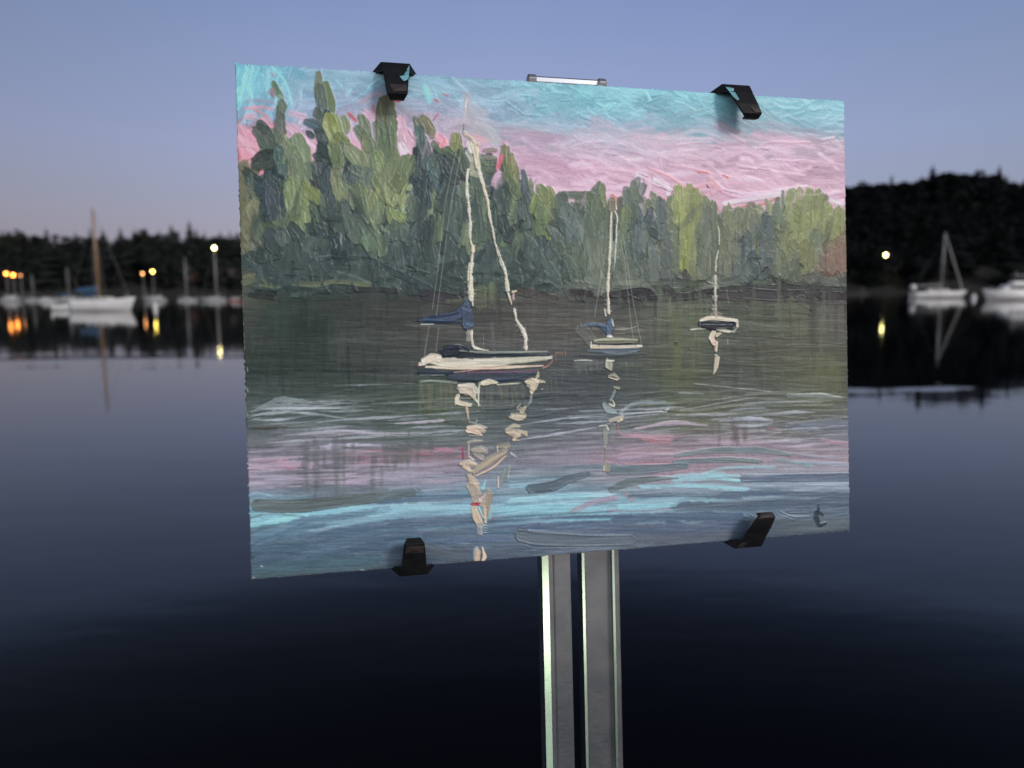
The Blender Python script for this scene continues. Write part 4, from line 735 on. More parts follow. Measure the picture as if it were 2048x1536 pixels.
        S([(x - dx, y - dy), (x + b * math.sin(t), y - b * math.cos(t)), (x + dx, y + dy)], [w * .6, w, w * .7], np.clip(col, 8, 235), a=.85, raw=True, h=R.uniform(.8, 2.2), jag=.4, end=.7, mix=.35, ridge=.8, soft=2.6, comb=.3)
    for i in range(150):
        x = R.uniform(485, 1100) if R.random() < .75 else R.uniform(1100, 1680); y = R.uniform(300, 575)
        if y < np.interp(x, CX, CY) + 25: continue
        col = np.array(c.at(x, y)) * R.uniform(.45, .7); t = math.radians(-80 + R.gauss(0, 30)) if x < 1110 else math.radians(-88 + R.gauss(0, 8)); l = R.uniform(5, 20); b = R.uniform(-.5, .5) * l
        S([(x - l * math.cos(t), y - l * math.sin(t)), (x + b * math.sin(t), y - b * math.cos(t)), (x + l * math.cos(t), y + l * math.sin(t))], [1.2, R.uniform(2, 4), 1.2], col, a=.75, raw=True, h=.1, jag=.4, ridge=0, soft=1.8)
        S([(x - l * math.cos(t) + 3.5, y - l * math.sin(t)), (x + b * math.sin(t) + 3.5, y - b * math.cos(t)), (x + l * math.cos(t) + 3.5, y + l * math.sin(t))], [1, 3, 1], np.clip(np.array(c.at(x + 6, y)) * 1.25 + 6, 0, 240), a=.5, raw=True, h=2.4, jag=.4, ridge=0, soft=2)
    for i in range(230):                                # scumbled veils that merge the masses
        x, y = (R.uniform(850, 1080), R.uniform(380, 585)) if i % 3 == 0 else (R.uniform(500, 900), R.uniform(400, 585)) if i % 3 == 1 else (R.uniform(1080, 1680), R.uniform(430, 580))
        if y < np.interp(x, CX, CY) + 30: continue
        col = (np.array(c.at(x, y)) * .35 + np.array((66, 82, 80) if x < 1080 else (92, 104, 94)) * .65) * R.uniform(.82, 1.08); t = math.radians(-82 + R.gauss(0, 14) if y < 520 else R.gauss(-20, 25)); l = R.uniform(16, 44)
        S([(x - l * math.cos(t), y - l * math.sin(t)), (x + R.uniform(-5, 5), y), (x + l * math.cos(t), y + l * math.sin(t))], [8, R.uniform(14, 30), 8], col, a=R.uniform(.35, .7), raw=True, h=1.0, jag=.4, end=.9, mix=.5, ridge=.25, soft=6, dry=.3, comb=.4)
    # ---- shore line darks and water
    c.zone(0, 0, 1)
    scatter(60, 900, 560, 1700, 578, 2, 14, (24, 60), (8, 14), 6, lift=-2, h=.7, dry=.3)
    for p, w, col in (([(1140,585),(1180,588)],15,(54,52,56)),([(1222,590),(1290,584),(1310,606)],18,(48,50,58)),([(1255,598),(1280,610)],20,(50,50,58)),([(1300,600),(1380,592),(1430,584)],18,(52,54,60)),([(1290,606),(1340,604)],18,(50,50,56)),([(1440,580),(1540,576),(1690,580)],14,(58,62,64)),
        ([(1490,588),(1560,592),(1640,590)],26,(62,64,68)),([(1440,590),(1500,596)],20,(72,70,72)),([(1640,592),(1690,592)],16,(56,54,56)),([(1600,600),(1625,612)],22,(66,64,66)),([(500,590),(545,596)],12,(50,54,54)),([(850,590),(910,600)],26,(62,60,68)),([(950,588),(990,594)],16,(66,66,64)),([(1040,582),(1110,600)],20,(76,72,70)),
        ([(560,600),(700,596)],10,(56,70,62)),([(1330,576),(1345,590)],16,(66,64,68))):
        S(p, w, col, dry=.25, h=.7, mix=.3)
    for x, y, l, w, col in ((1580,600,40,16,(104,112,76)),(1598,612,50,40,(100,108,80)),(1560,616,44,30,(92,100,80)),(1645,604,60,16,(94,98,84)),(1660,612,50,14,(100,100,88)),(1634,610,40,12,(88,92,80)),(1680,610,50,16,(98,94,86)),(1510,612,40,34,(92,102,80)),(1470,612,34,30,(84,88,76)),(1330,606,30,40,(94,104,80)),(1290,612,20,30,(88,96,78)),(1400,606,30,50,(88,94,78)),(1360,625,60,60,(90,100,76)),(960,580,30,30,(100,110,78)),(985,572,30,20,(108,118,82))):
        S([(x, y), (x, y + l)], w, col, a=.7, dry=.3, h=.6, ridge=.3)
    S([(1582,598),(1586,606)], 3, (40,46,36)); 
    scatter(700, 490, 600, 1695, 790, 1, 3, (50, 160), (3, 9), 6, a=.6, h=.45, dry=.45, ridge=.3)
    scatter(260, 490, 600, 1695, 770, 90, 3, (30, 110), (5, 12), 5, a=.45, h=.3, dry=.5, ridge=.2)
    scatter(170, 800, 640, 1690, 780, 2, 3, (30, 90), (2, 3.5), 5, lift=12, a=.6, h=.6, dry=.5)
    for x, y, w, h_, col in ((1372,690,60,130,(88,98,68)),(1360,760,70,60,(86,96,68)),(1640,735,60,70,(94,100,70)),(1660,760,50,70,(92,98,70)),(1390,830,70,60,(90,96,74)),(860,830,60,60,(84,96,66)),(560,640,60,90,(54,72,62)),(620,680,90,110,(50,62,56))):
        for _ in range(9):
            xx = x + R.uniform(-w / 2, w / 2); S([(xx, y - h_ / 2 + R.uniform(0, 20)), (xx, y + h_ / 2 - R.uniform(0, 20))], 12, col, a=.35, dry=.4, h=.4, ridge=.2)
    # ripples and broken bands, y 760-900
    scatter(420, 490, 785, 1695, 905, -3, 3.5, (60, 200), (3, 9), 9, a=.7, h=.7, dry=.5, ridge=.5, soft=3)
    scatter(120, 490, 780, 1695, 880, -3, 3, (40, 170), (2.5, 6), 6, lift=22, a=.55, h=.8, dry=.55, ridge=.5, soft=2.5)
    def rip(x0, y0, x1, y1, w, col, dry=.28, **kw):
        k = dict(a=.92, h=.9, mix=.3, ridge=.5, jag=.5, soft=3.5, end=.8); k.update(kw)
        S([(x0, y0), ((x0 + x1) / 2, (y0 + y1) / 2 + R.uniform(-2, 2)), (x1, y1)], [w * .4, w, w * .5], col, dry=dry, **k)
    W1, W2, P1, P2, K1, K2 = (146,160,168), (122,136,146), (176,164,188), (164,142,160), (64,72,68), (74,72,66)
    c.zone(480, 730, 3.452)
    for a in ((640,145,1040,138,22,W1),(1120,132,1210,130,14,W1),(1080,160,1130,154,10,W1),(570,130,610,132,8,W1),(60,350,300,335,34,W1),(130,300,440,300,70,(112,128,132)),(250,250,440,250,60,(118,134,136)),(420,330,620,322,16,W2),(200,385,540,345,22,W1),(60,385,140,370,22,W1),
        (700,250,1200,220,16,(92,104,100)),(560,260,1000,300,24,(88,102,98)),(880,320,1050,316,8,W2),(1060,410,1390,395,30,P1),(380,470,900,455,34,(132,134,152)),(560,500,860,470,30,P2),(700,480,1060,475,22,W2),(1280,495,1580,465,22,W1),(440,570,800,545,40,(160,152,178)),(500,590,700,575,36,P1),
        (760,560,1060,548,18,W2),(1100,545,1540,545,16,W2),(60,440,320,430,40,K2),(340,440,560,430,24,K1),(60,500,340,490,34,(78,96,92)),(60,570,300,560,34,(70,84,80)),(620,400,1000,420,34,(76,88,84)),(900,510,1400,500,34,(84,96,92)),(60,600,300,590,16,W2),(820,610,1000,590,24,(170,86,110)),(740,590,950,600,14,(176,96,118)),
        (100,660,420,640,44,(150,132,150)),(60,720,440,700,70,(158,138,160)),(280,700,390,720,40,(178,120,146)),(60,780,440,790,70,(152,142,166)),(100,850,460,850,60,(140,140,164)),(760,640,900,640,60,(160,112,132)),(780,670,880,690,30,(176,106,124)),(1200,600,1300,620,60,(158,104,122)),(1340,580,1480,600,60,(160,110,128)),
        (1230,690,1540,670,50,(136,124,142)),(740,790,900,840,70,(150,140,164)),(950,770,1200,760,60,(146,136,158)),(1150,800,1560,760,60,(126,134,152)),(620,820,700,850,40,(150,144,168))):
        rip(*a)
    for x0, y0, y1, w, col in ((440,660,780,70,(88,92,100)),(520,650,900,80,(86,94,100)),(570,680,850,70,(92,100,104)),(690,590,870,90,(84,96,92)),(730,600,760,80,(90,100,98)),(830,620,760,50,(96,98,104)),(940,590,740,80,(98,104,102)),(1060,560,700,90,(92,98,92)),(1140,570,720,70,(88,94,88)),(920,770,860,60,(112,116,122)),(1030,740,800,40,(106,110,110)),(660,760,870,60,(92,104,106))):
        for _ in range(4):
            xx = x0 + R.uniform(-w / 2, w / 2); S([(xx, y0), (xx + R.uniform(-6, 6), y1 - R.uniform(0, 30))], 34, col, a=.5, dry=.3, h=.5, ridge=.2, soft=6, end=.8)
    rip(540, 740, 880, 715, 30, (122,120,140), dry=.3); rip(740, 760, 1200, 700, 26, (104,108,112), dry=.3)
    # blue-greens of the foreground
    scatter(300, 495, 960, 1695, 1065, -4, 4, (70, 200), (5, 13), 8, a=.7, h=.8, dry=.4, ridge=.5, soft=3.5)
    scatter(260, 500, 1050, 1695, 1150, -5, 6, (60, 190), (7, 17), 6, a=.75, h=.8, dry=.35, ridge=.6, soft=3.5)
    TQ, TB, SL, SG = (136,184,200), (118,154,174), (84,104,126), (92,106,112)
    for p, w, col, dr in (([(60,1100),(400,1040),(900,990),(1580,980)],70,(118,174,190),.3),([(60,1110),(250,1080),(420,1050)],60,(126,190,200),.2),([(900,1040),(1200,1000),(1580,1010)],50,TQ,.3),([(60,900),(120,890),(200,905)],30,TB,.3),([(1050,870),(1300,900),(1580,880)],40,(104,140,158),.3),([(1150,910),(1400,905),(1580,910)],34,(88,112,138),.2),
        ([(60,1060),(200,1030),(440,1050)],26,(98,120,124),.2),([(80,1160),(200,1120),(330,1130)],36,(78,104,120),.2),([(60,1220),(250,1150),(420,1080),(700,1050),(1000,1000)],70,(92,124,148),.15),([(60,1290),(300,1160),(560,1110)],50,(84,116,140),.15),
        ([(150,1330),(500,1200),(900,1120),(1580,1060)],90,(84,108,132),.15),([(300,1400),(700,1250),(1150,1150)],110,(80,106,128),.2),([(60,1300),(150,1270),(400,1250)],110,(72,100,118),.2),([(70,1420),(400,1380),(900,1340)],110,(70,98,112),.2),([(100,1460),(600,1420),(1100,1390)],60,(76,98,108),.2),
        ([(900,1110),(1200,1080),(1580,1050)],26,(110,128,148),.3),([(480,1150),(640,1130)],20,(124,140,156),.5),([(600,1280),(760,1255)],14,(120,138,150),.5),([(1000,1180),(1300,1160)],40,(92,110,134),.3),([(1300,1300),(1580,1330)],110,(82,96,112),.2),([(1510,1240),(1580,1235)],18,(130,144,164),.2)):
        S(p, w, col, dry=dr, h=1.0, mix=.35, soft=4, jag=.4, end=.7, ridge=.7)
    S([(110,970),(400,975),(800,930),(1200,880)],[90,100,84,50],(88,102,104), dry=.05, h=1.4, mix=.1, ridge=1.2, jag=.08)
    S([(130,945),(400,950),(780,905),(1200,865)],14,(112,118,118), dry=.4, h=1.2)
    S([(140,1390),(152,1396)],14,(150,160,170)); S([(820,1420),(855,1420)],9,(190,200,205))
    S([(70,1472),(100,1470)],8,(170,176,182),h=1.6)
    for y in (20,160,330,700,860,1170): S([(44, y), (52, y + 30)], 10, (120,140,150), h=1.5)
    c.zone(1240, 780, 4.267)
    for p, w, col, dr in (([(10,220),(200,195),(350,190)],16,(184,196,204),.2),([(10,190),(120,120),(360,110)],50,(118,134,138),.3),([(380,130),(700,100),(1000,60)],14,(148,158,160),.3),([(1060,46),(1150,44)],14,(168,174,178),.4),([(500,30),(700,36)],26,(132,142,136),.4),
        ([(940,180),(1100,165),(1220,160)],30,(136,150,156),.35),([(960,240),(1180,250)],50,(128,134,152),.3),([(780,262),(1000,250),(1230,262)],26,(142,150,162),.3),([(1420,34),(1600,36),(1760,36)],16,(164,172,168),.2),([(1440,60),(1700,60),(1870,70)],50,(116,128,122),.3),([(1600,110),(1800,100)],20,(120,130,116),.4),
        ([(400,180),(700,190),(1000,140)],40,(94,100,78),.3),([(600,230),(900,220)],30,(92,98,80),.3),([(1300,150),(1800,140)],40,(92,100,80),.3),([(1740,160),(1900,160)],24,(88,86,76),.3),([(1200,220),(1600,250)],30,(90,98,82),.3),([(1600,235),(1900,225)],24,(86,82,76),.3),
        ([(150,330),(350,300),(560,290)],50,(150,134,150),.35),([(250,370),(500,330)],20,(150,150,168),.4),([(600,350),(900,350)],30,(98,96,88),.3),([(30,390),(200,400),(420,420)],70,(164,128,142),.3),([(200,430),(300,445),(400,450)],44,(180,118,128),.35),([(400,400),(520,400)],30,(172,120,134),.3),
        ([(700,440),(1100,460),(1500,440)],60,(150,130,146),.3),([(1000,470),(1400,490),(1750,470)],50,(144,130,148),.3),([(1800,450),(1930,455)],40,(172,124,136),.35),([(1740,430),(1930,470)],60,(158,128,144),.3),([(1270,330),(1320,340)],44,(138,100,104),.35),([(1500,310),(1930,300)],110,(108,118,134),.25),([(1720,400),(1930,410)],50,(112,116,130),.3),
        ([(1440,320),(1520,295)],34,(94,100,110),.2),([(1450,290),(1700,262),(1930,235)],30,(112,118,132),.2),([(0,600),(200,590),(480,570)],70,(140,130,152),.3),([(0,560),(100,540),(400,550)],40,(148,132,152),.3),([(1400,540),(1650,570),(1930,590)],50,(136,136,152),.35),([(1500,620),(1930,640)],50,(134,152,170),.35),([(1350,600),(1600,650)],60,(118,144,154),.35),
        ([(700,730),(900,670),(1300,660)],40,(122,172,184),.3),([(480,760),(800,740),(1000,760)],90,(124,172,186),.3),([(200,830),(600,820),(1050,850)],60,(128,180,194),.3),([(1060,820),(1500,820),(1930,800)],44,(132,152,176),.3),([(1400,840),(1930,840)],24,(138,150,172),.3),
        ([(0,860),(200,860)],30,(124,160,178),.3),([(40,890),(90,930)],60,(156,130,148),.4),([(100,910),(500,900),(1000,920)],60,(88,106,128),.2),([(880,900),(1300,880),(1930,900)],70,(84,104,126),.15),([(500,1000),(1000,990),(1930,960)],110,(80,98,118),.15),([(0,1000),(250,1000),(450,985)],60,(128,186,202),.25),
        ([(30,1040),(250,1030),(420,1010)],24,(146,118,134),.4),([(180,1040),(420,1012)],14,(138,108,122),.5),([(820,960),(1060,950)],14,(138,150,158),.3),([(120,960),(420,958)],10,(112,124,120),.4),([(0,1100),(500,1080),(1000,1080)],110,(80,100,124),.15),([(0,1200),(400,1180),(1000,1150)],110,(82,98,122),.15),([(0,1290),(500,1270),(900,1250)],90,(90,98,112),.15),
        ([(1200,1130),(1500,1150),(1900,1130)],110,(84,98,108),.15),([(1350,1200),(1900,1180)],60,(88,100,106),.15),([(1100,1060),(1300,1030),(1500,1010)],10,(118,132,146),.4),([(1770,962),(1830,962)],12,(140,158,168),.3),([(250,1120),(350,1120)],8,(116,130,150),.5),([(620,1150),(760,1140)],8,(116,130,150),.5)):
        S(p, w, col, dry=dr, h=1.0, mix=.35, soft=4, jag=.4, end=.7, ridge=.7)
    for x0, y0, y1, w, col in ((840,300,470,50,(100,98,98)),(980,280,430,90,(96,88,90)),(1060,290,430,60,(98,90,92)),(780,300,380,50,(112,96,96)),(1180,280,360,40,(92,88,88))):
        for _ in range(3): S([(x0 + R.uniform(-w / 3, w / 3), y0), (x0 + R.uniform(-w / 3, w / 3), y1)], w * .8, col, a=.5, dry=.3, h=.4, ridge=.2, soft=6, end=.8)
    c.zone(0, 0, 1)
    for _ in range(46):
        x0 = R.choice((R.uniform(495, 640), R.uniform(560, 860), R.uniform(1040, 1400), R.uniform(1380, 1600))); y0 = R.uniform(806, 888); l = R.uniform(60, 230); k = R.uniform(0, 26)
        x1 = min(1690, x0 + l); sl = -.06 if y0 > 830 else -.02
        S([(x0, y0), ((x0 + x1) / 2, y0 + (x1 - x0) * sl * .5 + R.uniform(-3, 3)), (x1, y0 + (x1 - x0) * sl)], [R.uniform(2, 5), R.uniform(5, 12), R.uniform(2, 4)], (134 + k, 142 + k, 152 + k), a=.75, h=.8, dry=.5, jag=.5, mix=.35, soft=2.5, end=1.0, ridge=.5, raw=True)
    for p, w, col in (([(496,836),(540,826),(620,828),(690,838)],[3,8,9,3],(150,160,168)),([(510,822),(560,800),(600,802)],[10,18,12],(118,132,134)),([(600,870),(680,862),(760,868),(860,866)],[4,10,9,4],(160,156,172)),([(620,896),(690,892),(790,892)],[5,12,5],(168,162,184)),([(790,848),(880,842)],[4,8],(176,168,186)),
        ([(1030,852),(1130,838),(1230,832)],[3,7,3],(164,172,182)),([(1040,880),(1120,868),(1210,852)],[4,8,3],(158,164,178)),([(1240,830),(1320,824),(1326,826)],[3,6,3],(188,198,206)),([(1360,822),(1480,800),(1510,795)],[4,4,3],(158,166,168)),([(1385,768),(1460,776),(1540,784)],[3,4,3],(166,172,176)),([(1440,844),(1500,838),(1540,842)],[6,12,6],(146,154,168)),
        ([(1270,858),(1350,846),(1410,852)],[6,14,6],(162,150,166)),([(1580,790),(1640,788),(1680,796)],[3,7,3],(160,168,166)),([(500,905),(600,900),(760,905)],[6,12,6],(140,134,152)),([(496,935),(600,930),(640,940)],[14,22,12],(160,142,162)),([(700,965),(780,950),(880,948)],[10,18,8],(150,146,166))):
        S(p, w, col, a=.9, h=1.0, dry=.22, mix=.3, soft=2.5, jag=.45, end=.9, ridge=.6)
    # rosy patch at lower left with the dark upside-down trees
    for _ in range(60):
        x = R.uniform(500, 900); y = R.uniform(915, 975) if x < 640 else R.uniform(930, 968); l = R.uniform(20, 70); k = R.gauss(0, 6)
        S([(x - l, y + 2), (x, y), (x + l, y - 3)], [3, R.uniform(6, 12), 3], (158 + k, 142 + k, 164 + k) if x < 720 else (142 + k, 136 + k, 154 + k), a=.7, h=.8, raw=True, dry=.3, soft=3, ridge=.4, jag=.4, end=.9)
    for x, y, l in ((540,925,30),(580,932,20),(705,905,24),(730,925,20),(745,902,16),(850,905,22),(895,900,26),(920,915,12)): S([(x - l, y + 1), (x + l, y - 2)], [5, 11], (178, 122, 142), a=.5, h=.7, raw=True, dry=.3, soft=4, end=.8)
    for x, y0, y1, w in ((612,906,975,26),(632,900,985,28),(646,905,960,18),(672,895,980,26),(686,892,965,22),(706,900,940,20),(745,930,985,22),(762,940,980,14),(790,900,935,30),(815,890,930,26),(835,895,925,20),(770,890,925,26),(860,885,905,20)):
        S([(x + R.uniform(-2, 2), y0), (x + R.uniform(-3, 3), (y0 + y1) / 2), (x + R.uniform(-3, 3), y1)], [w, w * .9, w * .5], (84, 94, 94), a=.62, h=.5, raw=True, dry=.25, soft=7, ridge=.2, jag=.5, end=.9, mix=.4)
    c.zone(1240, 780, 4.267)
    # broad grey-blue strokes laid over the turquoise
    S([(470,560),(800,520),(1200,520),(1450,560)],[40,60,60,30],(108,126,132), dry=.1, h=1.3, mix=.15)
    S([(460,620),(900,600),(1200,610)],[50,60,30],(104,122,130), dry=.2, h=1.1, mix=.2); S([(800,600),(950,605),(1180,630)],14,(104,112,96),dry=.3)
    S([(1930,745),(1500,750),(1040,755)],[80,70,66],(90,106,130), dry=.08, h=1.4, mix=.12, jag=.1); S([(1930,720),(1100,730)],12,(112,126,146),dry=.4,h=1.2)
    S([(-100,690),(200,680),(560,650)],[80,90,60],(98,116,126), dry=.12, h=1.2, mix=.15)
    S([(-80,850),(60,790),(300,760),(490,755)],[60,80,50,14],(96,112,116), dry=.05, h=1.5, mix=.1, ridge=1.3)
    S([(1360,1040),(1460,1080),(1610,1080)],[8,14,6],(150,164,176), h=2.6); S([(1110,1070),(1190,1110)],8,(136,150,162),h=2.2); S([(1330,1060),(1470,1110)],8,(124,138,150),h=2.2); S([(1430,1050),(1600,1050)],8,(104,120,134),h=2)
    # the dark monogram in the corner
    S([(1684,985),(1686,1050)],26,(34,52,62),h=1.6); S([(1672,1040),(1668,1100),(1696,1160)],[46,56,40],(36,54,64),h=1.6); S([(1695,1045),(1722,1070)],32,(40,58,68),h=1.4); S([(1700,1165),(1750,1140)],22,(38,56,64),h=1.4); S([(1690,1140),(1745,1130)],14,(112,130,142),h=1.6)
    c.zone(760, 900, 4.096)
    for p, w, col, dr in (([(1080,180),(1400,165),(1700,140),(2048,150)],[14,50,60,70],(98,116,128),.12),([(1080,230),(1400,210),(1700,190)],60,(108,130,144),.3),([(1060,262),(1300,250),(1700,230)],26,(120,176,192),.3),([(1080,300),(1200,290)],50,(122,178,194),.3),
        ([(1080,420),(1500,380),(1850,370)],70,(128,184,200),.3),([(900,500),(1300,470),(1700,460)],70,(124,184,202),.3),([(940,540),(1200,510),(1500,500)],30,(124,176,194),.4),([(1400,330),(1700,320),(1900,280)],40,(116,150,168),.35),([(1600,490),(1750,430),(1900,400)],70,(146,134,154),.3),
        ([(920,560),(1400,530),(1900,505)],26,(72,88,112),.1),([(880,590),(1400,560),(2048,540)],44,(78,96,122),.1),([(900,640),(1300,620)],60,(84,104,130),.2),([(1300,620),(1700,600),(2048,610)],60,(88,104,130),.2),([(620,750),(850,730),(1100,740)],60,(92,110,140),.2),([(640,772),(720,776)],14,(136,148,168),.1),
        ([(640,800),(900,850),(1200,830)],90,(82,96,112),.15),([(400,820),(620,860)],120,(84,96,108),.2),([(1020,650),(1150,640),(1290,600)],30,(104,116,142),.3),([(0,380),(200,340),(300,340)],70,(96,118,126),.2),([(0,430),(400,400),(720,380)],50,(88,110,136),.2),([(0,500),(300,490),(720,470)],60,(120,172,192),.35),
        ([(200,560),(500,540),(720,550)],34,(112,132,156),.35),([(100,600),(400,600),(760,600)],60,(86,104,128),.2),([(400,700),(600,680),(780,650)],90,(84,102,124),.2),([(1880,540),(1860,490),(1980,500)],20,(166,110,130),.3),([(920,565),(1060,540)],[30,14],(190,112,124),.1),([(1860,500),(1960,510)],20,(160,100,120),.3)):
        S(p, w, col, dry=dr, h=1.0, mix=.35, soft=4, jag=.4, end=.7, ridge=.7)
    S([(1220,320),(1400,300),(1560,230),(1700,200)],[80,90,70,50],(84,102,114), dry=.04, h=1.7, mix=.08, ridge=1.5, jag=.08); S([(1260,348),(1400,335)],12,(60,74,86),h=.2)
    S([(1140,700),(1300,730),(1700,745),(2048,740)],[110,120,100,90],(92,106,118), dry=.04, h=1.6, mix=.08, ridge=1.6, jag=.06)
    S([(1130,650),(1300,665),(1600,695),(2048,705)],[20,10,8,6],(118,130,146), h=2.6); S([(1130,640),(1200,655)],14,(60,70,84),h=.3); S([(1180,785),(1300,808),(1800,800)],9,(116,128,138),h=1.8)
    c.zone(0, 0, 1)
    for i in range(260):                                # blending passes over the foreground water
        x = R.uniform(500, 1690); y = R.uniform(868, 1120); l = R.uniform(30, 110); sl = R.gauss(-.05, .03); q = R.uniform(-7, 7)
        col = (np.array(c.at(x, y)) + c.at(x + R.uniform(-30, 30), y + q) + c.at(x - R.uniform(-30, 30), y - q)) / 3; lm_ = col @ np.array([.3, .6, .1]); col = lm_ + (col - lm_) * .8 + (R.gauss(7, 7) if y < 1010 else R.gauss(2, 4))
        S([(x - l, y - l * sl), (x, y + R.uniform(-2, 2)), (x + l, y + l * sl)], [3, R.uniform(7, 18), 3], np.clip(col, 8, 235), a=.6, h=.9, raw=True, dry=.35, soft=5, ridge=.35, jag=.4, end=1.0, comb=.5, mix=.4)
    # ---- the two masts and hull of the near boat
    CR, CP, CG = (206,196,178), (216,190,172), (178,180,164)
    c.zone(780, 180, 5.12)
    def thick(pts, w, cols, n=26, j=6, a=1, h=2.2):
        P = np.array(pts, float); d = np.r_[0, np.cumsum(np.hypot(*np.diff(P, axis=0).T))]
        wf = w if callable(w) else (lambda t: w)
        for ps in range(2):
            m_ = max(3, n // 3); tt = np.linspace(0, 1, m_ + 1); off = [R.uniform(-j, j) for _ in tt]
            for i in range(m_):
                ts = np.linspace(max(0, (i - .15) / m_), min(1, (i + 1.25) / m_), 4)
                q = [(np.interp(t * d[-1], d, P[:, 0]) + np.interp(t, tt, off), np.interp(t * d[-1], d, P[:, 1])) for t in ts]
                S(q, [wf(t) * R.uniform(.6, 1.15) * (1 if ps == 0 else .45) for t in ts], cols[R.randrange(len(cols))], h=h, jag=.45, mix=.15, var=.12, end=.25, a=a, ridge=.8)
        for i in range(n):
            t = R.random(); x = np.interp(t * d[-1], d, P[:, 0]); y = np.interp(t * d[-1], d, P[:, 1]); s_ = R.choice((-1, 1)); l = wf(t) * R.uniform(.55, .95)
            S([(x, y), (x + s_ * l, y + R.uniform(-14, -2))], [8, 4], cols[R.randrange(len(cols))], h=h * .9, a=a * .9, raw=False)
    S([(780,90),(770,200),(755,330)],26,(178,172,168),a=.7); S([(775,120),(772,180)],20,(214,204,204)); S([(755,350),(752,440)],20,(124,120,80)); S([(755,440),(850,520),(900,560)],40,(190,172,148),h=1.8); S([(790,470),(840,520)],14,(130,110,96))
    S([(840,540),(870,640),(900,800)],60,(192,178,154),h=1.8); S([(880,560),(900,700)],40,(176,160,136)); S([(900,580),(890,760)],26,(198,184,160)); S([(790,640),(830,720)],70,(184,182,170),a=.7); S([(830,700),(840,840)],50,(172,164,140),a=.8,dry=.3); S([(840,860),(900,880)],70,(166,160,140),a=.7,dry=.4)
    thick([(795,820),(780,960),(800,1150),(812,1300),(818,1530)], lambda t: 42 if t < .75 else 50 - 60 * (t - .75), [CR, (216,208,192), (206,194,172)], 30)
    thick([(900,800),(930,900),(960,1000),(1000,1150),(1020,1300),(1060,1530)], lambda t: 50 - 22 * t, [(214,202,180), CP, (206,194,172)], 26)
    c.zone(780, 450, 5.12)
    thick([(815,0),(820,180),(845,260),(835,380)], 24, [CG, (168,180,172), CP], 12)
    S([(845,220),(850,280)],44,CP,h=2.4); S([(835,300),(830,380)],26,CR,h=2.2)
    thick([(825,400),(812,520),(818,660),(825,760),(840,830)], lambda t: 66 + 30 * t if t < .7 else 84 - 130 * (t - .7), [(198,194,168), CR, (190,186,160)], 20)
    S([(810,430),(800,640)],14,(140,146,128),h=.6); S([(840,560),(835,700)],18,(212,186,160),h=2.4)
    thick([(1040,20),(1070,180),(1130,350),(1180,520),(1200,680)], lambda t: 28 + 34 * t, [CG, CR, (186,182,164)], 22)
    S([(1090,240),(1180,560)],8,(110,118,108),h=.4)
    thick([(1200,700),(1240,820)], 34, [CR], 6); S([(1240,690),(1290,680)],26,CP,h=2.4); S([(1260,700),(1260,770)],26,(196,160,150))
    thick([(1270,860),(1290,980),(1330,1040)], 40, [CR, CP], 8)
    thick([(1320,1020),(1362,1100),(1380,1180),(1388,1280)], 58, [(212,198,184), (216,204,190), (200,186,168)], 14, j=10)
    thick([(830,1080),(835,1180),(850,1260)], 40, [CG, CR, (190,160,140)], 8); S([(800,1090),(800,1180)],60,(160,160,146),a=.6,dry=.4); S([(860,1260),(960,1285)],[44,16],CR,h=2.4); S([(950,1120),(955,1270)],7,(170,172,170),a=.6)
    # blue sail cover
    B1, B2, B3 = (68,82,108), (50,62,86), (86,106,142)
    S([(280,985),(480,960),(640,940),(740,880),(800,800)],[26,80,110,120,90],B1,h=1.8,mix=.1); S([(760,850),(790,960),(780,1040)],[100,130,110],B1,h=1.8,mix=.1); S([(700,900),(600,930),(400,950)],30,(48,54,88),h=1.4); S([(360,990),(560,1000),(720,1000)],34,B2,h=1.4); S([(330,970),(520,980)],24,(62,92,126),h=1.2)
    S([(240,990),(300,985)],14,(44,52,60),a=.7); S([(310,1022),(440,1022)],16,(170,182,200),h=2); S([(740,850),(820,880)],40,(84,96,124)); S([(780,1010),(840,1030)],40,(80,110,140)); S([(770,760),(800,800)],50,(78,98,108),a=.7)
    # shrouds
    ln = lambda p, col=(158,160,148), w=1.5, a=.8: S(p, w, col, a=a, h=.9, raw=True, jag=0, mix=.1, ridge=0, var=.02)
    for p in ([(925,250),(908,320),(888,420),(877,520),(864,620)],[(922,300),(900,420),(884,540),(872,632)],[(857,652),(848,712),(845,735)],[(877,655),(871,705)]): ln(p)
    # hull
    c.zone(780, 700, 5.12)
    S([(320,110),(600,130),(1000,130),(1650,80)],[60,120,120,50],(188,184,164),h=2.2,mix=.12,jag=.25,soft=3); S([(340,130),(420,80),(500,90)],90,(206,188,170),h=2.2); S([(300,150),(330,140)],50,(206,192,180),h=2)
    S([(360,180),(700,185),(1200,180),(1560,165)],[30,50,40,20],(210,184,162),h=2.2,mix=.15); S([(900,130),(1300,130),(1600,100)],30,(166,166,146),h=1.6,dry=.3); S([(560,150),(900,140)],20,(196,190,172),h=1.8)
    S([(290,200),(420,205),(620,235)],[30,50,8],(62,72,88),h=1.5,soft=2.5); S([(290,235),(500,250),(640,240)],[40,44,30],(44,56,76),h=1.6)
    S([(600,280),(900,270),(1200,275),(1500,240)],[60,110,100,30],(62,74,90),h=1.5,mix=.2,soft=3); S([(780,240),(1100,230),(1500,215)],22,(112,70,100),h=1.2,dry=.15); S([(650,235),(900,205),(1100,200)],14,(190,140,140),h=1.6); S([(300,262),(560,262)],9,(176,186,180),h=1.8)
    S([(640,320),(890,325)],20,(34,44,60)); S([(1080,320),(1380,310)],24,(50,64,88)); S([(870,340),(885,460)],[26,34],(34,40,58),h=1.2)
